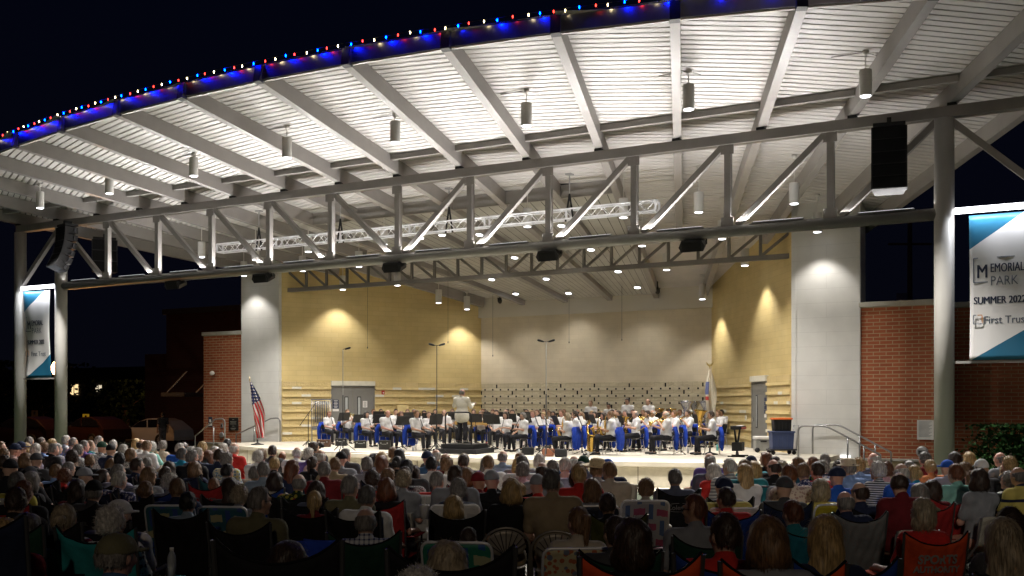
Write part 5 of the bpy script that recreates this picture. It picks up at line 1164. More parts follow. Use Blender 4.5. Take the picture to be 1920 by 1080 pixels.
WEB = {'n': ('navy webbed', web_material('navy', (.02, .03, .07), (.012, .016, .035), (.05, .07, .14))), 'b': ('blue and yellow webbed', web_material('blueyellow', (.04, .08, .28), (.03, .12, .16), (.45, .42, .22))), 'g': ('green and blue plaid webbed', web_material('greenblue', (.02, .10, .32), (.02, .20, .13), (.42, .44, .26))), 'y': ('yellow webbed', web_material('yellow', (.50, .40, .03), (.42, .34, .02), (.62, .58, .30))), 'm': ('pink blue and white webbed', web_material('multi', (.08, .14, .30), (.40, .40, .42), (.38, .08, .16))), 'r': ('red white and blue webbed', web_material('rwb', (.06, .09, .30), (.40, .38, .38), (.30, .04, .06))), 't': ('teal webbed', web_material('teal', (.03, .25, .32), (.02, .08, .12), (.06, .35, .42))), 'F': ('floral padded', fabric('padfloral', (.52, .46, .28), 'dot', (.42, .13, .06), (.16, .18, .24), 22)), 'W': ('white webbed', web_material('white', (.45, .44, .42), (.5, .49, .46), (.38, .37, .36)))}
CAMPC = {'bk': ('black', fabric('cbk', (.010, .010, .011))), 'nv': ('navy', fabric('cnv', (.012, .018, .045))), 'bl': ('blue', fabric('cbl', (.015, .045, .22))), 'dg': ('dark green', fabric('cdg', (.012, .05, .03))), 'ol': ('olive', fabric('col', (.07, .075, .02))), 'te': ('teal', fabric('cte', (.02, .24, .25))), 'tq': ('turquoise', fabric('ctq', (.02, .20, .28))), 'rd': ('red', fabric('crd', (.32, .02, .02))), 'or': ('orange red', fabric('cor', (.62, .075, .02))), 'gy': ('grey', fabric('cgy', (.17, .17, .165))), 'td': ('dark teal', fabric('ctd', (.015, .08, .09)))}
# ------------------------------------------------------------------ audience
XPL = [(60, 'below the left banner'), (130, 'by the left steel column'), (215, 'before the dark orange car'), (350, 'before the white sedan'), (430, 'before the left stage steps'), (500, 'before the draped striped flag'), (570, 'left of the camcorder tripod'), (640, 'by the camcorder tripod'), (720, 'below the left clarinet players'), (800, 'left of the conductor'), (900, 'below the conductor'), (980, 'right of the podium'), (1060, 'below the tallest microphone'), (1150, 'below the saxophone player'), (1300, 'before the bare stage front'), (1380, 'below the white state flag'), (1450, 'below the grey cooler'), (1520, 'below the blue tub'), (1610, 'below the right handrails'), (1700, 'below the right brick wall'), (1800, 'by the right steel column'), (9999, 'near the right shrub')]
def place(x): return next(p for m, p in XPL if x < m)
AUD = '''
6 827 n S bk|21 828 k - pp hat=N|39 825 k - pp hat=N|47 830 b M pk|57 818 g S bl|73 820 d M bk|69 831 w M la|78 829 n C lb|97 823 b M bk|98 831 g S bk|108 831 g M lg
123 816 w S wp|135 820 g S pp|147 833 g C gp|157 825 g S pu|171 825 n S te|183 817 g S wh|188 825 d - gp hat=E|195 827 w B bk g|207 824 w S wh|211 830 d - nv hat=K|227 832 w S ol|245 840 n M bp|229 847 k S bk sk=2|10 840 n S bk|3 852 d S bk|16 857 d - bk hat=K|43 849 n M nv|69 846 d - ch hat=C|136 843 d C bk|138 857 n M bk c=cbk|165 852 n S bk c=cbk|212 860 n M bk c=cbk|57 871 g - bk hat=C arm=chin c=cbk|37 883 s S oy c=wW|112 869 n S lb c=cbk|115 878 r C rd c=cbk|159 873 g - bk hat=G c=cbk|201 879 d L bk c=cbk|220 870 g S la c=cbk|35 913 d S bk c=cbk|179 894 g B ch hat=K c=cbk g|213 932 g - wh hat=W c=cbk
255 822 b L wh|267 823 d B wh|276 825 n S wh|285 828 w C mi arm=chin|308 826 g C be|329 830 w S bl|345 830 d M bk|342 839 s S tq|355 838 w C gp|358 843 g S bk|375 831 b S ta|383 827 b S ch|375 838 w S sl|389 844 r L wh|405 837 w M or|409 841 d S nv|421 831 w C wh|433 822 k S wh|442 829 w B rd|428 848 g C yp|479 844 w C wh|256 857 d S nv c=cnv|272 857 g S ch c=cbk|321 865 d M db c=cbk|371 865 n M nv c=cnv|425 869 k S lg c=ctd|485 873 g S ol c=col|271 875 n M gy c=wW|276 900 n U bk c=cbk|319 887 w C gy c=cbl|337 896 n S nv c=wb g|408 895 n S nv c=crd sc=.86|438 910 a C gy c=wb|356 920 k S bg c=cbk f slv=0|476 912 g S ol c=cbk g yaw=-38 d=8.9
499 841 n C pr|513 834 d S ch|532 845 r B bl sc=.85|552 837 w B wh|578 840 w C pu|605 842 w B pp g|596 828 d S ch skipc|639 843 k - gy hat=K|651 840 g S ch|505 864 g S bg|538 862 r L nv|588 855 d P bk|624 857 n S ta|616 864 g S dr|625 866 r L np c=cbk|691 855 g S lg|701 850 k L np|708 848 b M la|505 885 d M be c=cbl|559 887 g B hw c=cbk|655 888 g S ol c=cbk|691 881 d C bk c=crd|591 920 b P dr c=cbk sc=.88|678 909 s S wh c=cbk|687 951 g B pl c=cdg d=8.2
737 839 n C ta|749 841 k M bk slv=0|725 853 r L nv|743 855 k U bk|771 860 k S ch|765 874 d S gp|809 842 g - db hat=N|816 841 w B ch|807 855 k S wh|844 848 d B dr|843 858 n C cr|875 851 a C py|866 851 d S ch|909 855 g L pu|921 853 n S wh|941 843 g B bg|724 877 n C bk c=cnv|750 881 a C gy|781 872 d S nv c=cnv|825 883 g S rd c=wW|856 871 d S gy|899 881 d - dr hat=R c=cbk|929 877 d - bk hat=G c=cbk|729 896 r M bk c=crd|851 896 g C nv c=wW slv=1|947 897 b M bk c=m d=10.4|853 928 b M gy c=cbk sc=.92|870 986 d S bl c=wg sc=.78 d=8.1
971 857 b M rd|980 848 n S gy|983 853 s S wh|972 866 g C pk|1018 850 w S nv|1022 865 d B gy|1046 861 g S la|1056 857 w S pp|1068 853 w B db|1099 850 d - sl hat=E|1111 858 n S lg hat=straw|1087 865 d S rd|1096 869 b S rd|1133 863 n C lg|1141 857 d - nv hat=B|1147 865 n S be|1009 884 g - rd hat=G c=cbk|1042 879 s S ta c=m d=10.2 bulk|1084 883 d C la c=wn|1111 897 n M gy c=wn|966 905 b M rd sc=.85|1149 923 d S bk c=col|1076 949 n P be c=wF d=8.0|1204 897 n C be c=wm|1261 877 s S sl c=cbk|1157 966 d S ch c=cdg d=7.2
1329 848 g B pu|1330 855 g S sl|1340 869 w M rd|1374 859 w S ws|1392 869 b L wh|1412 851 d - te hat=N|1406 861 n S te|1419 865 b M la|1351 889 d - gy hat=N c=cbk|1367 891 d - ye hat=N c=wW|1356 911 d S rd c=cbl|1313 926 r S gy c=cdg g yaw=55 d=8.6|1458 855 d S bk|1454 860 d B bk|1463 864 a C cr|1472 871 d B gy|1457 887 g - ch hat=C c=cnv|1489 869 r S pw|1503 856 n S gr|1516 867 n S np|1530 865 d S rd|1547 863 g C wp|1567 864 d C wh|1571 871 g - bl hat=N|1590 857 g S lb hat=fedora|1613 859 b C lb|1640 865 w C bs|1657 866 r C pk|1538 898 a M ye c=wy slv=0|1497 935 r S te c=ctq|1588 918 g B nv c=cgy|1615 902 d B nv|1691 867 w B bl g|1704 863 g P db|1723 871 b U tq slv=0|1751 861 b U or|1776 859 g - ls hat=B|1791 869 r S mi|1817 867 n C bk|1845 857 g - ch hat=W|1835 879 d M gy|1684 881 d B dr arm=phone|1749 900 d M dr c=crd|1819 883 n C cr c=cnv|1885 884 g C ns c=cnv|1911 873 s B ys g
1721 933 a M rd c=cor yaw=25 d=8.8|4 971 b S rd c=cnv d=6.4 yaw=-40|44 963 s M dg c=cdg d=7.0|117 943 a U rs c=cbk d=7.6|221 949 w C bp c=cte d=7.1|210 1010 g S db hat=O c=o d=5.0 yaw=-25|544 1016 d L bk c=cbk d=5.2|843 1013 a M gy c=cbk d=5.2|768 1063 w C wh c=o d=4.6|1177 970 d M bk c=cor d=5.3|1351 960 d S rd c=cbl d=5.9|1451 969 n M gy c=cor d=5.5|1540 967 b L nv c=cbl d=5.7|1896 972 a L bk c=cor d=5.3|1880 949 d S ch c=cbk d=6.6 leg=up
'''
AUDL = []
for line in AUD.strip().split('\n'):
    for e in line.split('|'):
        t = e.split(); o = dict(x=float(t[0]), y=float(t[1]), hair=t[2], sty=None if t[3] == '-' else t[3], sh=t[4])
        if o['sh'] == 'dg': o['sh'] = 'ol'
        for q in t[5:]:
            if '=' in q: a, b = q.split('='); o[a] = b
            else: o[q] = True
        AUDL.append(o)
def solve_d(x, y, h):
    lo, hi = 7.6, 42.
    for _ in range(50):
        d = (lo+hi)/2; P = at_d(x, y, d)
        if P[2] > ground(P[0], P[1])+h: lo = d
        else: hi = d
    return d
for o in AUDL:
    o['c'] = o.get('c', 'f' if o['y'] < 902 else 'cbk'); seat = {'f': .45, 'm': .45, 'w': .38}.get(o['c'][0], .35)
    fem = o['sty'] in ('M', 'L', 'P', 'U') or 'f' in o or (o['sty'] == 'C' and o['hair'] in 'wgbarn'); o['fem'] = fem; o['seat'] = seat
    o['sc'] = float(o.get('sc', random.uniform(.93, .97) if fem else random.uniform(.96, 1.01)))
    o['top'] = (seat+.09+.5+.205+.115+(.03 if o.get('hat') else 0))
    o['d'] = float(o['d']) if 'd' in o else solve_d(o['x'], o['y'], o['top']*o['sc'])
for _ in range(60):   # keep seats apart: slide people along their own line of sight
    mv = 0
    for i, a in enumerate(AUDL):
        pa = at_d(a['x'], a['y'], a['d'])
        for b in AUDL[i+1:]:
            if abs(a['x']-b['x']) > 140: continue
            pb = at_d(b['x'], b['y'], b['d']); q = math.hypot(pa[0]-pb[0], pa[1]-pb[1])
            if q < .56:
                s = .05 if a['d'] > b['d'] else -.05; a['d'] += s; b['d'] -= s; mv = 1; pa = at_d(a['x'], a['y'], a['d'])
    if not mv: break
# a few more seats in the crowded dark rows at the left and middle
rr = random.Random(21); added = 0
for _ in range(3000):
    if added >= 26: break
    x = rr.uniform(4, 1000) if rr.random() < .75 else rr.uniform(1400, 1900); y = rr.uniform(846, 905); sty = rr.choice(('S', 'S', 'C', 'M', 'B', 'L'))
    o = dict(x=x, y=y, hair=rr.choice('gwsdnbrd'), sty=sty, sh=rr.choice(('bk', 'nv', 'ch', 'sl', 'ol', 'dr', 'gy', 'bk', 'lg', 'db', 'np')), c=rr.choice(('cbk', 'cnv', 'cbk', 'cdg', 'crd')) if y > 862 else 'f', sc=rr.uniform(.93, 1.))
    o['fem'] = sty in 'MLC'; o['seat'] = .45 if o['c'] == 'f' else .35; o['top'] = o['seat']+.91; o['d'] = solve_d(x, y, o['top']*o['sc']); P = at_d(x, y, o['d'])
    if all(math.dist(P[:2], at_d(q['x'], q['y'], q['d'])[:2]) > .74 for q in AUDL) and all(abs(q['x']-x)+abs(q['y']-y)*1.3 > 17 for q in AUDL): AUDL.append(o); added += 1
def shirt_of(c): return FABS[c]
AIM = np.array([1.5, 4.])
PEOPLE = []
for i, o in enumerate(AUDL):
    P = at_d(o['x'], o['y'], o['d']); g = ground(P[0], P[1]); need = P[2]-g; s = o['sc']; zs = min(1.14, max(.86, need/(o['top']*s)))
    fine = o['y'] > 893
    yaw = math.atan2(AIM[1]-P[1], AIM[0]-P[0])-PI/2+random.uniform(-.16, .16)
    hy = float(o.get('yaw', 0))*PI/180
    if not hy: hy = random.choice((-.25, 0, 0, .2, .4)) if fine else random.choice((-.5, -.2, 0, .2, .55))
    arm = o.get('arm', random.choice(('lap', 'fold', 'rest')) if not fine else random.choice(('lap', 'rest')))
    hp = -.35 if arm == 'phone' else 0
    slv = {'0': 'none', '1': 'short'}.get(o.get('slv'), 'short'); leg = o.get('leg', 'std')
    bulk = 1.18 if 'bulk' in o else (1.08 if not o['fem'] else 1.)
    key = (o['fem'], arm, round(hy, 2), slv, fine, bulk, o['seat'], leg)
    pr = proto(key, o['seat'], False, -.09 if o['c'][0] == 'c' else -.05, arm, o['fem'], bulk, hy, hp, leg, slv, fine)
    # the head sits in front of or behind the seat origin: keep it on its place
    hx = rot(yaw) @ np.array([pr['hc'][0], pr['hc'][1], 0])*s
    loc = (P[0]-hx[0], P[1]-hx[1], g)
    sn = FABS[o['sh']][0]; hd = '%s %s hair' % (HSTY[o['sty']], HAIRC[o['hair']][0]) if o['sty'] else ''
    hat = o.get('hat'); hn = {'straw': 'wide straw hat', 'fedora': 'pale fedora'}.get(hat, CAPC[hat][0] if hat in CAPC else '')
    who = ('%s and %s top' % (hn, sn)) if hat else ('%s and %s top' % (hd, sn))
    if 'g' in o: who = 'glasses, '+who
    lab = 'person with %s, %s' % (who, place(o['x']))
    tr = random.choice(TROUS)
    pn = person(lab, loc, yaw, pr, o['hair'], o['sty'], FABS[o['sh']][1], int(o.get('sk', random.choice((0, 0, 1, 3)))), hat, 'g' in o, tr, 'audience seated on the lawn', s, zs, 'shirt', full=o['y'] > 893 or leg != 'std')
    pn.rotation_euler = (random.uniform(-.05, .04), random.uniform(-.06, .06), yaw)
    pn['px'] = o['x']; o['loc'] = loc; o['yaw_'] = yaw; o['who'] = who; o['obj'] = pn
    k = o['c'][0]
    if k == 'o' or 'skipc' in o: continue
    dy = rot(yaw) @ np.array([0, -.03 if k != 'c' else -.015, 0]); cl = (loc[0]+dy[0], loc[1]+dy[1], g)
    short = ('person in %s and %s' % (hn, sn)) if hat else ('%s haired person in %s' % (HAIRC[o['hair']][0], sn))
    if k == 'f': c = chair('f', cl, yaw, 'beige folding chair under %s, %s' % (short, place(o['x'])), group='beige folding chairs', only=('backrest', 'leg_frame') if o['y'] < 880 else None)
    elif k == 'c': c = chair('c', cl, yaw, '%s camp chair under %s, %s' % (CAMPC[o['c'][1:]][0], short, place(o['x'])), [CAMPC[o['c'][1:]][1]], 'folding camp chairs')
    elif k == 'w': c = chair('w', cl, yaw, '%s lawn chair of the %s' % (WEB[o['c'][1:]][0], short), [WEB[o['c'][1:]][1]], 'webbed lawn chairs')
    else: c = chair('m', cl, yaw, 'tan metal chair with a fan back under the %s' % short, group='fan back metal chairs')
    c['px'] = o['x']; o['chair'] = c
    if k == 'f': c.scale = (1, 1, max(.92, min(1.05, zs)))
    if k == 'w': c.scale = (1, 1, 1.07)
    if k == 'c' and o['d'] < 6.6: c.scale = (1.08, 1, 1.08)
for x, y in [(83, 857), (97, 857), (128, 846), (52, 855), (178, 862), (289, 858), (297, 862), (304, 868), (312, 873), (335, 873), (351, 876), (383, 878), (400, 881), (470, 866), (515, 860), (526, 866), (553, 878), (563, 872), (655, 866), (664, 882), (680, 879), (575, 886), (608, 872), (878, 881), (872, 889), (866, 896), (798, 893), (1062, 902), (1308, 897), (1325, 903), (1398, 905), (1424, 905), (1440, 901), (1500, 912), (1520, 913), (1556, 914), (1597, 905), (1630, 912), (1642, 907), (1668, 906), (1692, 913), (1722, 912), (1765, 905), (1778, 911), (1160, 906), (965, 901), (985, 892), (1000, 896)]:
    d = solve_d(x, y, .80); P = at_d(x, y, d)
    for o in AUDL:
        if math.hypot(o['loc'][0]-P[0], o['loc'][1]-P[1]) < .45: d += .3; P = at_d(x, y, d)
    yaw = math.atan2(AIM[1]-P[1], AIM[0]-P[0])-PI/2
    c = chair('f', (P[0], P[1], ground(P[0], P[1])), yaw, 'empty beige folding chair, %s' % place(x), group='beige folding chairs'); c['px'] = x
def find(x, y): return min(AUDL, key=lambda o: abs(o['x']-x)+abs(o['y']-y))
def on_chair(o, me, u, z, name='lettering'):
    """print that follows the outer face of a chair back"""
    vs = [(v.co.x, v.co.y, v.co.z) for v in me.vertices]; fs = [list(f.vertices) for f in me.polygons]; m_ = MB()
    def f(x, y, c):
        X, Z = u*.5+x, z+y; v = (Z-.36)/.60; e = min(1, abs(X)/(.25+.03*v)); return (X, -.235-.10*v-.05*(1-e*e)*(.4+.6*v)-.022-.5*abs(c), Z)
    m_.add([f(*q) for q in vs], fs); m_.build(name, me.materials[0], o['chair'])
M_PRINT = mat('white_print', (.55, .54, .52), .6, 0, 0); M_PRINT2 = mat('grey_print', (.16, .16, .16), .6, 0, 0)
o = find(1721, 933); on_chair(o, text_mesh('SPORTS', .105, .004, 'CENTER', M_PRINT, sx=.95), 0, .775); on_chair(o, text_mesh('AUTHORITY', .075, .003, 'CENTER', M_PRINT, sx=.95), 0, .70)
o = find(408, 895); on_chair(o, text_mesh("DICK'S", .10, .004, 'CENTER', M_PRINT2), 0, .76)
o = find(35, 913); on_chair(o, text_mesh('OZARK TRAIL', .055, .002, 'CENTER', M_PRINT2), 0, .79)
o = find(179, 894); on_chair(o, text_mesh('OZARK TRAIL', .055, .002, 'CENTER', M_PRINT2), 0, .79)
o = find(1261, 877); on_chair(o, text_mesh('Coleman', .085, .002, 'CENTER', M_PRINT2), 0, .76); mb = MB(); mb.tube([(.2*math.cos(t), .055*math.sin(t)+.028, 0) for t in np.linspace(0, 2*PI, 25)], .004, 5); on_chair(o, mb.mesh('logo_ring', M_PRINT2), 0, .76, name='logo_ring')
sq = MB().box((0, .03, 0), (.10, .085, .003)).mesh('logo_square', M_PRINT); o = find(505, 885); on_chair(o, sq, -.16, .76, name='logo_square'); on_chair(o, MB().box((0, 0, 0), (.40, .035, .003)).mesh('stripe', M_PRINT2), 0, .66, name='stripe')
for x, y, u in ((1177, 970, .33), (1451, 969, .33)): on_chair(find(x, y), MB().box((0, 0, 0), (.05, .07, .004)).mesh('care_tag', M_PRINT), u, .82, name='care_tag')
on_chair(find(1351, 960), MB().add([(-.035, .05, 0), (.035, .05, 0), (.03, -.01, 0), (0, -.05, 0), (-.03, -.01, 0)], [(0, 1, 2, 3, 4)]).mesh('shield_logo', M_PRINT), .12, .74, name='shield_logo')
# small things in the crowd
def near(o, dx, dy, dz): q = rot(o['yaw_']) @ np.array([dx, dy, 0]); return (o['loc'][0]+q[0], o['loc'][1]+q[1], o['loc'][2]+dz)
M_SCR = mat('phone_screen', (.3, .4, .6), .3, 0, 0, emit=(.5, .7, 1.), estr=2.2)
def phone(p, rz, lab):
    t = thing('phone', lab, 'phone', p, rz); M = Matrix.Rotation(-.7, 4, 'X'); mb = MB(); mb.box((0, 0, 0), (.075, .01, .15), 0, M=M, bev=.003); mb.build('body', M_BLACK, t); mb = MB(); mb.box((0, -.0065, 0), (.067, .002, .135), 0, M=M); mb.build('screen', M_SCR, t)
o = find(1684, 881); phone(near(o, -.2, .42, .74), o['yaw_'], 'lit phone held by the person in dark red at the right')
o = find(321, 865); phone(near(o, .22, .30, 1.0), o['yaw_'], 'lit phone held up before the white sedan')
p = at_d(590, 836, 21.5); t = thing('camcorder', 'black camcorder on a tripod facing the band', 'camcorder', (p[0], p[1], ground(p[0], p[1])), -.4); zc = p[2]-ground(p[0], p[1])
mb = MB(); mb.box((0, 0, zc), (.11, .26, .13), bev=.02); mb.lathe([(.04, .12), (.045, .2)], 12, 0, Matrix.Translation((0, 0, zc)) @ Matrix.Rotation(-PI/2, 4, 'X')); mb.box((.09, -.03, zc+.02), (.02, .09, .07)); mb.build('body', M_BLACK, t)
for i in range(3): a = i*2.1; mb = MB(); mb.tube([(0, 0, zc-.1), (.34*math.cos(a), .34*math.sin(a), .01)], .014, 6); mb.build('tripod_leg', mat('tripod', (.10, .10, .09), .4, .5), t)
p = at_d(1250, 990, 8.6); g = ground(p[0], p[1]); t = thing('cooler_box', 'small dark red cooler box with a cream lid on the grass', 'cooler', (p[0], p[1], g), .3)
mb = MB(); mb.box((0, 0, .17), (.42, .3, .34), bev=.02); mb.build('body', mat('cooler_red', (.16, .02, .03), .5), t); mb = MB(); mb.box((0, 0, .365), (.45, .33, .06), bev=.02); mb.build('lid', mat('cream_plastic', (.48, .44, .33), .5), t)
p = (p[0]-.13, p[1]-.02, g+.395+.16); t = thing('bottle', 'brown glass bottle standing on the cream lidded cooler', 'bottle', p); MB().lathe([(.032, -.16), (.033, -.02), (.014, .05), (.013, .1)], 12).build('glass', mat('brown_glass', (.06, .02, .008), .1), t); MB().lathe([(.034, -.12), (.034, -.06)], 12).build('paper_label', M_WHITE, t)
MB().box((0, 0, .07), (.22, .16, .14), 0, bev=.05).build('snack_bag', mat('paper_bag', (.20, .17, .13), .8, 0, .2, 20.), loc=(p[0]-.34, p[1]-.1, g), label='brown paper bag on the grass beside the cooler box', cat='bag')
p = at_d(593, 1062, 6.2); g = ground(p[0], p[1])
t = thing('tote_bag', 'bright blue tote bag with white letters on the grass', 'bag', (p[0], p[1], p[2]-.2), PSI-.25); mb = MB(); mb.sheet(lambda u, v: ((u-.5)*(.24+.03*v), .05*math.sin(u*PI)-.03+.01*math.sin(v*9), v*.38-.03), 8, 8, .01); mb.sheet(lambda u, v: ((u-.5)*(.24+.03*v), .10-.05*math.sin(u*PI), v*.38-.03), 8, 8, .01); mb.build('bag', fabric('tote', (.02, .06, .42)), t)
obj('lettering', text_mesh('ELI', .13, .004, 'CENTER', M_PRINT), t, M=Matrix.Translation((.03, -.045, .05)) @ Matrix.Rotation(PI/2, 4, 'X'))
p = at_d(322, 1052, 7.9); t = thing('water_bottle', 'clear water bottle in the armrest of the teal camp chair', 'bottle', (p[0], p[1], p[2]-.05)); MB().lathe([(.032, -.08), (.034, .06), (.03, .09), (.014, .13)], 14).build('bottle', mat('clear_plastic', (.55, .6, .62), .15, 0, 0, trans=.4), t); MB().lathe([(.016, .13), (.016, .155)], 10).build('bottle_cap', M_WHITE, t)
p = at_d(796, 953, 9.6); t = thing('drink_cup', 'white paper cup with a straw held beside the red camp chair', 'cup', tuple(p)); MB().lathe([(.035, -.1), (.046, .02), (.048, .03)], 16).build('cup', M_WHITE, t); MB().tube([(0, 0, 0), (.01, 0, .11)], .005, 6).build('straw', M_WHITE, t)
p = at_d(1416, 912, 13.2); t = thing('walker', 'dark wheeled walker standing before the folding chairs', 'walker', (p[0], p[1], ground(p[0], p[1])), PSI); H = p[2]-ground(p[0], p[1]); mb = MB()
for s in (-1, 1): mb.tube([(s*.26, .25, .05), (s*.26, .05, H*.7), (s*.26, -.05, H), (s*.26, -.2, H+.01)], .015, 7); mb.tube([(s*.26, .1, H*.6), (s*.26, -.28, .05)], .013, 7)
mb.tube([(-.26, .05, H*.7), (.26, .05, H*.7)], .013, 7); mb.tube([(-.3, -.05, H), (.3, -.05, H)], .013, 7); mb.build('frame', M_DARKMETAL, t)
for s in (-1, 1):
    for y_ in (.25, -.28): MB().lathe([(.07, -.02), (.07, .02)], 12, 0, Matrix.Translation((s*.26, y_, .07)) @ Matrix.Rotation(PI/2, 4, 'Y')).build('wheel', M_BLACK, t)
# a passer by in the car park
p = at_d(305, 838, 50); pr = proto(('walk',), .45, True, -.02, 'side', False, 1.05); pn = person('person in dark clothes walking past the white sedan', (p[0], p[1], p[2]-.05), 1.2, pr, 'd', 'S', FABS['ch'][1], 1, None, False, TROUS[3], None)
# ------------------------------------------------------------------ the band
M_BLUEJ = fabric('bandblue', (.012, .045, .34))
M_BRASS = mat('brass', (.62, .40, .10), .25, .9, .06); M_SILVER = mat('silver_plate', (.62, .62, .64), .22, .95, .05); M_EBONY = mat('ebony', (.012, .011, .011), .35)
M_SHEET = mat('sheet_music', (.80, .79, .76), .6, 0, .05, 30.)
WH = [fabric('bandwhite', (.82, .81, .80)), fabric('bandwhite2', (.77, .76, .75))]
def jacket_mesh():
    a = MB()
    def fn(u, v):
        e = 2*u-1; w = .52-.05*v+.03*math.sin(v*6)
        if v < .16: t = v/.16; return (e*.5*.36, -.20-.09*t, .74+.12*math.sin(t*PI/2))
        t = (v-.16)/.84; return (e*.5*w, -.29-.035*math.sin(t*PI)-.022*math.sin(e*9+t*3)*t-.03*(1-e*e), .86-.70*t+.03*math.cos(e*5)*t)
    a.sheet(fn, 18, 18, .014)
    for s in (-1, 1): a.tube([(s*.20, -.27, .83), (s*.27, -.30, .66), (s*.28, -.31, .45), (s*.265, -.30, .20)], [.055, .068, .062, .05], 9)
    return a.mesh('cloth', M_BLUEJ)
JACKET = jacket_mesh(); JLOGO = MB().box((.10, -.355, .62), (.07, .004, .03)).mesh('name_patch', M_SILVER)
# instruments in the player's own frame (facing +Y, floor at z 0, mouth near z 1.17)
def instr(kind):
    m = MB(); mo = V3(0, .085, 1.165)
    if kind == 'clarinet': m.tube([mo, mo+V3(0, .05, -.03), mo+V3(0, .28, -.46), mo+V3(0, .33, -.56)], [.006, .013, .015, .014], 8); m.tube([mo+V3(0, .32, -.54), mo+V3(0, .36, -.61)], [.014, .036], 10); m.tube([mo+V3(.014, .1, -.12), mo+V3(.014, .26, -.41)], .006, 5, 1); return m.mesh('body', [M_EBONY, M_SILVER])
    if kind == 'flute': m.tube([mo+V3(-.06, .02, 0), mo+V3(.55, .06, -.08)], .011, 8); return m.mesh('body', M_SILVER)
    if kind == 'trumpet':
        m.tube([mo, mo+V3(0, .30, -.03)], .008, 7); m.tube([mo+V3(0, .12, -.03), mo+V3(0, .40, -.05), mo+V3(0, .48, -.06)], [.008, .018, .062], 14); m.tube([mo+V3(0, .08, -.09), mo+V3(0, .34, -.10), mo+V3(0, .36, -.04)], .008, 7)
        for i in range(3): m.tube([mo+V3(.02, .16+.035*i, -.12), mo+V3(.02, .16+.035*i, .01)], .012, 7)
        return m.mesh('body', M_BRASS)
    if kind == 'sax': m.tube([mo, mo+V3(.02, .07, .03), mo+V3(.05, .10, -.08), mo+V3(.12, .10, -.52), mo+V3(.13, .16, -.60), mo+V3(.13, .23, -.56), mo+V3(.12, .27, -.40), mo+V3(.12, .31, -.33)], [.008, .01, .016, .034, .04, .045, .055, .085], 12); m.tube([mo+V3(.06, .125, -.12), mo+V3(.125, .14, -.46)], .014, 6); return m.mesh('body', M_BRASS)
    if kind == 'trombone':
        m.tube([mo, mo+V3(.02, .75, -.42)], .009, 7); m.tube([mo+V3(.10, .02, -.02), mo+V3(.12, .76, -.44)], .009, 7); m.tube([mo+V3(.02, .75, -.42), mo+V3(.07, .79, -.44), mo+V3(.12, .76, -.44)], .010, 7)
        m.tube([mo+V3(-.09, -.20, .08), mo+V3(-.10, .2, -.10), mo+V3(-.10, .36, -.18), mo+V3(-.10, .44, -.225)], [.009, .012, .035, .105], 16); m.tube([mo+V3(-.09, -.20, .08), mo+V3(0, -.25, .1), mo+V3(.09, -.16, .06)], .010, 7); return m.mesh('body', M_BRASS)
    if kind in ('euphonium', 'tuba', 'horn'):
        s = {'euphonium': 1., 'tuba': 1.35, 'horn': .62}[kind]; c = mo+V3(.02, .20, -.38 if kind != 'tuba' else -.30)
        up = [c+V3(.08, .05, -.2)*s, c+V3(.12, .06, .1)*s, c+V3(.14, .05, .38)*s, c+V3(.15, .04, .52)*s, c+V3(.155, .035, .58)*s]; m.tube(up, [.045*s, .055*s, .085*s, .16*s, .22*s], 20)
        m.tube([c+V3(.08+.0*math.cos(t), .05, 0)*s+V3(-.09*math.cos(t)*s, .02*math.sin(2*t), -.2*s-.10*math.sin(t)*s) for t in np.linspace(-PI*.1, PI*1.1, 9)], .045*s, 10)
        m.tube([c+V3(-.10, .05, -.2)*s, c+V3(-.12, .06, .1)*s, c+V3(-.06, .08, .26)*s, c+V3(.02, .05, .10)*s, c+V3(.0, .06, -.18)*s], .022*s, 8)
        for i in range(3): m.tube([c+V3(-.03+.04*i, .10, -.12)*s, c+V3(-.03+.04*i, .10, .12)*s], .02*s, 8)
        m.tube([mo, c+V3(-.06, .06, .24)*s], .009, 6); return m.mesh('body', M_BRASS if kind == 'euphonium' else M_SILVER if kind == 'tuba' else M_BRASS)
INS = {k: instr(k) for k in ('clarinet', 'flute', 'trumpet', 'sax', 'trombone', 'euphonium', 'tuba', 'horn')}
IN_N = {'clarinet': ('clarinet', 'black clarinet'), 'flute': ('flute', 'silver flute'), 'trumpet': ('trumpet', 'brass trumpet'), 'sax': ('saxophone', 'golden saxophone'), 'trombone': ('trombone', 'golden trombone'), 'euphonium': ('euphonium', 'golden euphonium'), 'tuba': ('tuba', 'silver tuba'), 'horn': ('french_horn', 'brass horn')}
ARMS = {'clarinet': 'clar', 'flute': 'horn', 'trumpet': 'horn', 'sax': 'sax', 'trombone': 'bone', 'euphonium': 'big', 'tuba': 'big', 'horn': 'big', None: 'lap'}
desk = MB().box((0, 0, 0), (.50, .012, .34), bev=.004).box((0, -.025, -.165), (.50, .06, .012)).mesh('desk', mat('stand_black', (.010, .010, .011), .55))
BPL = [(650, 'near the left stage door'), (740, 'left of the tall left microphone'), (815, 'left of the conductor'), (845, 'behind the podium'), (905, 'just right of the conductor'), (975, 'left of the tallest microphone'), (1030, 'by the tallest microphone'), (1100, 'right of the tallest microphone'), (1190, 'right of centre stage'), (1280, 'by the trombone section'), (1320, 'left of the white state flag'), (9999, 'by the white state flag')]
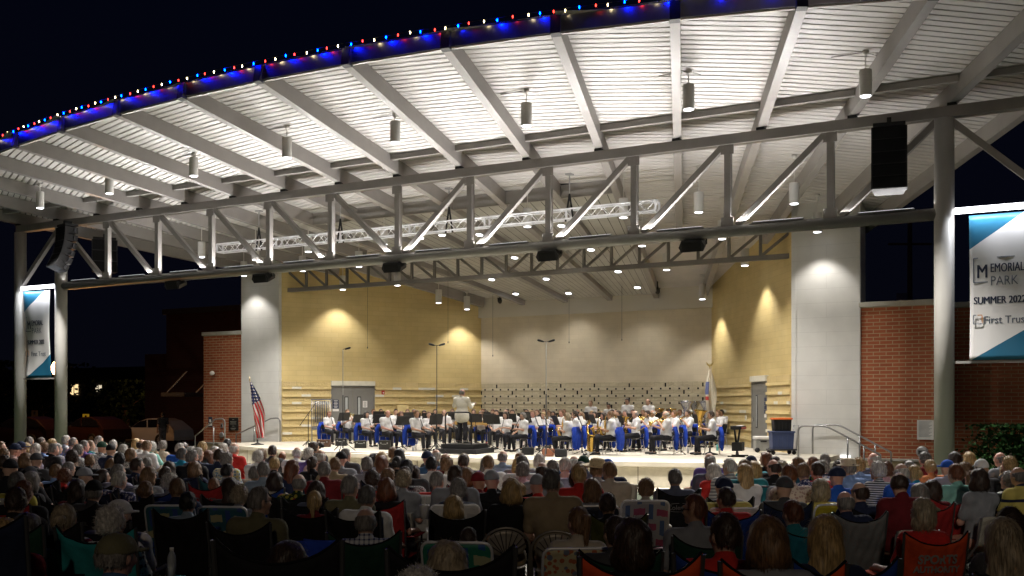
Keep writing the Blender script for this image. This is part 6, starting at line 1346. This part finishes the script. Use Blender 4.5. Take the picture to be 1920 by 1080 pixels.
BAND = '''
617 833 r U clarinet j f|651 831 n S trumpet j g|687 837 k M clarinet j f|714 826 d S clarinet|727 841 d B clarinet j big|764 829 n S clarinet j|781 845 n S clarinet j|804 838 n P clarinet f|795 826 d M clarinet f|833 834 d B clarinet|888 831 d S horn big|912 826 d M flute f|931 838 d S - |961 834 d S clarinet j|981 847 g C clarinet j f big|1007 836 r S clarinet j|996 826 b M flute f|1037 834 d M flute g f|1064 852 a M sax j f big|1080 834 d L flute f j|1145 853 n S sax j|1160 845 d S sax j|1173 839 g S horn j|1101 826 r B trumpet|1128 828 b L horn f|1138 823 n S horn|1197 822 d S trumpet|1224 840 w B trombone g|1216 823 d S trumpet|1249 852 w B trombone j big|1265 845 n S trombone j|1334 853 d S euphonium j|1346 839 n S tuba|1353 834 k S tuba|1299 826 n S euphonium|1050 824 n S trumpet|1068 821 g B trumpet|950 825 d S clarinet|968 822 n B clarinet|986 821 r S horn|1022 821 w B horn|1240 823 w S trombone|1262 826 d S trombone|1283 830 n S euphonium|867 826 d M flute f|848 829 n S clarinet|742 828 d S clarinet|1115 838 d M sax f j|1090 845 n L clarinet f j|1187 832 d S trumpet|1206 834 n S trombone|1320 832 d S tuba|939 823 b M flute f|899 822 g S trumpet|877 821 n S trumpet|1037 822 d S trumpet|1158 824 n S trumpet|1175 823 g S trumpet|1053 840 n S sax j|1132 847 d M sax f j|1155 836 n B horn j|1215 846 d S trombone j|1233 834 n S trombone j|1290 842 d S trombone j|1308 838 n B tuba j|1020 843 b L clarinet f j|1078 849 d S sax j|1192 846 g B horn j|948 842 d M clarinet f|1000 844 n S clarinet j|700 826 n S clarinet j|752 838 r M clarinet f j|776 826 g S clarinet|816 827 d S clarinet|741 822 b M flute f|902 834 n M flute f j|924 829 r S clarinet|948 831 g B clarinet|1030 828 n M flute f|1070 827 d S trumpet|1110 832 b M sax f j|1148 833 d S horn|1202 828 n S trumpet|1255 834 k S trombone
'''
PC = np.array([PO[0], PO[1]])
BL = []
for e in BAND.strip().split('|'):
    t = e.split(); P = floor_at(float(t[0]), float(t[1])); BL.append(dict(x=float(t[0]), P=P, hair=t[2], sty=t[3], ins=None if t[4] == '-' else t[4], f='f' in t[5:], j='j' in t[5:], big='big' in t[5:], g='g' in t[5:]))
for _ in range(80):
    mv = 0
    for i, a in enumerate(BL):
        for b in BL[i+1:]:
            q = b['P'][:2]-a['P'][:2]; l = np.hypot(*q)
            if l < .78:
                # part them along the line of sight so each stays where the photograph shows it
                mid = (a['P'][:2]+b['P'][:2])/2-CAM[:2]; mid = mid/np.hypot(*mid); s = .05*(1 if q@mid >= 0 else -1)
                a['P'][:2] -= mid*s*.6; b['P'][:2] += mid*s; mv = 1
        w = a['P'][:2]
        if np.hypot(*(w-PC)) < 1.45: a['P'][1] += .06; mv = 1
        if a['P'][1] > 13: a['P'][1] = 13
    if not mv: break
for i, o in enumerate(BL):
    P = o['P']; P[2] = .70; yaw = math.atan2(PC[1]-P[1], PC[0]-P[0])-PI/2+random.uniform(-.12, .12)
    hp = random.choice((-.12, -.22)); hy = random.choice((-.15, 0, .15))
    key = ('band', ARMS[o['ins']], o['f'], o['big'], hp, hy); pr = proto(key, .45, False, -.03, ARMS[o['ins']], o['f'], 1.22 if o['big'] and not o['f'] else (1.15 if o['big'] else 1.02), hy, hp, 'std', 'short')
    hd = '%s %s hair' % (HSTY[o['sty']], HAIRC[o['hair']][0]); pl = next(p for m, p in BPL if o['x'] < m); inn = IN_N[o['ins']][0].replace('_', ' ') if o['ins'] else ''
    row = 'front row' if o['P'][1] < 3 else ('middle row' if o['P'][1] < 6.5 else 'back row')
    lab = 'person seated in white shirt, %s, %s %s, %s' % (hd, ('playing ' if inn else 'hands in lap'), inn, pl)
    lab = lab.replace(' ,', ',').replace('  ', ' ')
    s = .95 if o['f'] else 1.; loc = tuple(P)
    pn = person(lab, loc, yaw, pr, o['hair'], o['sty'], random.choice(WH), random.choice((0, 0, 1, 3)), None, o['g'], TROUS[0], 'seated band members', s, 1); pn['px'] = o['x']
    who = '%s haired %s player, %s' % (HAIRC[o['hair']][0], inn or 'seated', pl)
    c = chair('s', loc, yaw, 'black stage chair of %s' % who, group='stage chairs'); c['px'] = o['x']
    if o['ins']:
        nm, ln = IN_N[o['ins']]
        t = thing(nm, '%s held by %s haired player, %s' % (ln, HAIRC[o['hair']][0], pl), nm.replace('_', ' '), loc, yaw); t.scale = (s, s, s); t['px'] = o['x']; obj('body', INS[o['ins']], t)
    if o['j']:
        t = thing('blue_jacket', 'blue jacket draped behind %s' % who, 'jacket', loc, yaw, 'blue jackets on the stage chairs'); t['px'] = o['x']; obj('cloth', JACKET, t); obj('name_patch', JLOGO, t)
    if i % 5 != 4 or o['x'] < 830:
        fw = rot(yaw) @ np.array([random.uniform(-.1, .1), .92, 0]); q = P+fw; H = random.uniform(.98, 1.1)
        if np.hypot(*(q[:2]-PC)) > .95:
            t = thing('music_stand', 'black music stand before %s' % who, 'music stand', tuple(q), yaw+PI, 'black music stands'); t['px'] = o['x']
            MB().tube([(0, 0, .05), (0, 0, H-.08)], .014, 7).build('pole', M_BLACK, t)
            for k in range(3): a = k*2*PI/3+.5; MB().bar((0, 0, .12), (.26*math.cos(a), .26*math.sin(a), .012), .022, .014).build('leg', M_BLACK, t)
            D = Matrix.Translation((0, 0, H)) @ Matrix.Rotation(PI, 4, 'Z') @ Matrix.Rotation(-.38, 4, 'X')
            obj('desk', desk, t, M=D)
            # the pages lean on the desk on the player's side
            mb = MB(); mb.box((-.105, -.011, -.0), (.2, .004, .28)); mb.box((.105, -.011, -.0), (.2, .004, .28))
            Wd = Matrix.Translation(tuple(q)) @ Matrix.Rotation(yaw+PI, 4, 'Z') @ D
            sm = mb.build('sheet_music', M_SHEET, None, M=Wd, label='open sheet music before %s' % who, cat='sheet music', group='sheet music on the stands'); sm['px'] = o['x']
# the players standing along the back wall
for x, yt, hair, sty, Y, g in [(1108, 750, 'n', 'S', 11.6, 0), (1142, 756, 'k', 'S', 12.1, 1), (1177, 744, 'k', 'S', 11.6, 0), (1216, 747, 'd', 'B', 11.4, 0), (1289, 756, 'n', 'S', 12.0, 0)]:
    P = at_y(x, yt, Y); pr = proto(('perc', hair == 'k'), .45, True, -.0, 'perc', False, .98 if hair != 'd' else 1.15, .1, -.2); need = P[2]-.70; s = min(1.03, max(.9, need/1.75))
    pn = person('person standing at the back wall in white shirt, %s %s hair%s' % (HSTY[sty], HAIRC[hair][0], ', glasses' if g else ''), (P[0], P[1], .70), math.atan2(PC[1]-P[1], PC[0]-P[0])-PI/2, pr, hair, sty, WH[0], 0 if hair != 'k' else 1, None, bool(g), TROUS[0], 'standing percussion players', s); pn['px'] = x
# conductor
pr = proto(('conductor',), .45, True, -.02, 'conduct', False, 1.16, -.15, -.1, 'std', 'long', False, True)
pn = person('person conducting on the podium in ivory dinner jacket and black trousers, back to the audience', (PO[0]-.14, PO[1]+.12, 0.70+.30), .0, pr, 's', 'B', fabric('ivory', (.72, .69, .60)), 3, None, False, TROUS[0], None, 1.0, 1.0, 'jacket')
# percussion and big instruments that stand by themselves
def drum(label, x, y, Y, r, h, zc, m_, tilt=0.):
    p = at_y(x, y, Y); t = thing('drum', label, 'drum', (p[0], p[1], .70), .2)
    M = Matrix.Translation((0, 0, zc)) @ Matrix.Rotation(tilt, 4, 'X'); MB().lathe([(r, -h/2), (r, h/2)], 26, 0, M).build('shell', m_, t); MB().lathe([(r*1.03, h/2), (r*1.03, h/2+.03), (r*.97, h/2+.034)], 26, 0, M).build('head', M_WHITE, t)
    for k in range(3): a = k*2.1; MB().bar((0, 0, zc-h/2), (r*.9*math.cos(a), r*.9*math.sin(a), .0), .025).build('leg', M_CHROME, t)
drum('silver rimmed timpani before the standing man at the back right', 1204, 775, 11.2, .34, .5, .66, mat('copper', (.45, .2, .1), .3, .8))
drum('silver snare drum before the tallest standing players', 1160, 772, 11.0, .19, .16, .78, M_SILVER)
p = at_y(893, 779, 7.4); t = thing('xylophone', 'wooden framed xylophone behind the conductor', 'xylophone', (p[0], p[1], .70), .15)
mb = MB(); mb.box((0, -.3, .84), (1.5, .06, .14)); mb.box((0, .3, .84), (1.2, .06, .14)); mb.build('frame', mat('golden_wood', (.42, .26, .08), .5, 0, .2, 4.), t)
mb = MB()
for i in range(24): mb.box((-.7+.06*i, 0, .93), (.045, .42-.008*i, .02))
mb.build('bars', mat('rosewood', (.12, .04, .02), .4), t)
for s in (-1, 1): MB().bar((s*.6, 0, 0), (s*.6, 0, .8), .05).build('leg', M_BLACK, t)
p = floor_at(1052, 838); t = thing('bass_saxophone', 'tall golden baritone saxophone resting on a floor stand', 'saxophone', (p[0], p[1], .70), 0)
p = floor_at(1102, 853); t.location = tuple(p); mb = MB(); mb.tube([(0, 0, .95), (.0, .02, .16), (.03, .05, .08), (.09, .06, .12), (.10, .06, .5), (.11, .07, .62)], [.016, .035, .05, .055, .07, .11], 12); mb.build('body', M_BRASS, t); MB().lathe([(.16, 0), (.15, .03), (.05, .05)], 14).build('stand', M_BLACK, t)
for x, y, c, h, lb in [(1103, 858, (.4, .4, .4), .2, 'steel flask on the stage edge by the baritone saxophone'), (1345, 845, (.1, .4, .4), .24, 'teal drinking bottle under the tuba players'), (973, 853, (.6, .62, .64), .2, 'clear bottle on the floor by the grey haired front player'), (912, 841, (.35, .04, .05), .26, 'dark red flask on the floor right of the podium'), (775, 846, (.6, .62, .64), .2, 'clear bottle on the floor left of the podium'), (1290, 850, (.6, .6, .6), .22, 'white bottle on the floor beside the trombone players')]:
    p = floor_at(x, y); t = thing('bottle', lb, 'bottle', tuple(p)); MB().lathe([(.035, 0), (.036, h*.75), (.018, h*.9)], 12).build('body', mat('bottle_%d' % x, c, .3), t); MB().lathe([(.02, h*.9), (.02, h)], 10).build('bottle_cap', M_BLACK, t)
for x, y, lb in [(1028, 856, 'brown leather bag under the left blue jackets'), (1052, 857, 'black bag under the chair of the big blonde player'), (990, 853, 'black bag under the chair of the grey haired front player')]:
    p = floor_at(x, y); t = thing('bag', lb, 'bag', tuple(p), .3); mb = MB(); mb.box((0, 0, .12), (.36, .22, .24), 0, bev=.06); mb.build('body', mat('leather', (.20, .07, .03), .5) if 'brown' in lb else M_BLACK, t); MB().tube([(-.1, 0, .22), (-.06, 0, .33), (.06, 0, .33), (.1, 0, .22)], .012, 6).build('handle', M_BLACK, t)
# cables on the stage floor
for k, pts in enumerate([[(578, 838), (600, 848), (660, 849), (720, 851), (770, 853)], [(815, 856), (900, 851), (960, 846), (1000, 842)]]):
    MB().tube([tuple(floor_at(x, y)+np.array([0, 0, .012])) for x, y in pts], .010, 6).build('cable', M_BLACK, label='black cable on the stage floor, %s of the podium' % ('left' if k == 0 else 'right'), cat='cable')
# ------------------------------------------------------------------ labels: one per thing
ORD = ['leftmost', 'second', 'third', 'fourth', 'fifth', 'sixth', 'seventh', 'eighth', 'ninth', 'tenth', 'eleventh', 'twelfth', 'thirteenth', 'fourteenth']
bpy.context.view_layer.update()
by = {}
for o in COL.objects:
    if o.parent is None and o.get('label'): by.setdefault(o['label'], []).append(o)
def scrx(o):
    p = o.matrix_world.translation; dx, dy = p.x-CAM[0], p.y-CAM[1]; return (dx*CP+dy*SP)/(-dx*SP+dy*CP)
for lab, L in by.items():
    if len(L) > 1:
        L.sort(key=scrx)
        for i, o in enumerate(L):
            w = 'rightmost' if i == len(L)-1 else ('leftmost' if i == 0 else '%s from left' % ORD[i])
            o['label'] = (lab+', '+w) if len(L) > 1 else lab
def trim(l):
    for w_ in ('the', 'a', 'and', 'with', 'person'):
        t_ = l.split()
        if len(t_) <= 16: return l
        if w_ == 'person' : break
        l = ' '.join(x for x in t_ if x != w_)
    return ' '.join(l.split()[:16]) if len(l.split()) > 16 else l
for o in COL.objects:
    if o.get('label') and len(o['label'].split()) > 16: print('TRIM', o['label']); o['label'] = trim(o['label']); print('  ->', o['label'])
for o in COL.objects:
    if 'px' in o: del o['px']
# ------------------------------------------------------------------ camera, sky, render settings
cam = bpy.data.cameras.new('camera'); co = bpy.data.objects.new('camera', cam); COL.objects.link(co)
cam.sensor_width = 36; cam.lens = F/1920*36; cam.shift_y = (HOR-540)/1920; cam.clip_end = 2000; cam.clip_start = .05
co.location = tuple(CAM); co.rotation_euler = (PI/2, 0, PSI); SC.camera = co
w = bpy.data.worlds.new('World'); SC.world = w; w.use_nodes = True; nt = w.node_tree; bg = nt.nodes['Background']
tc = nt.nodes.new('ShaderNodeTexCoord'); sp = nt.nodes.new('ShaderNodeSeparateXYZ'); nt.links.new(tc.outputs['Generated'], sp.inputs[0])
r = nt.nodes.new('ShaderNodeValToRGB'); e = r.color_ramp.elements; e[0].position = 0; e[0].color = (.0018, .0020, .0042, 1); e[1].position = .45; e[1].color = (.0006, .0011, .0045, 1)
nt.links.new(sp.outputs['Z'], r.inputs[0]); nt.links.new(r.outputs[0], bg.inputs['Color']); bg.inputs['Strength'].default_value = 1.
SC.view_settings.view_transform = 'Standard'; SC.view_settings.look = 'None'; SC.view_settings.exposure = 0
SC.render.engine = 'CYCLES'
cy = SC.cycles; cy.use_denoising = True; cy.max_bounces = 5; cy.diffuse_bounces = 3; cy.glossy_bounces = 3; cy.transmission_bounces = 4; cy.sample_clamp_indirect = 4; cy.caustics_reflective = False; cy.caustics_refractive = False
try: cy.denoiser = 'OPENIMAGEDENOISE'
except Exception: pass
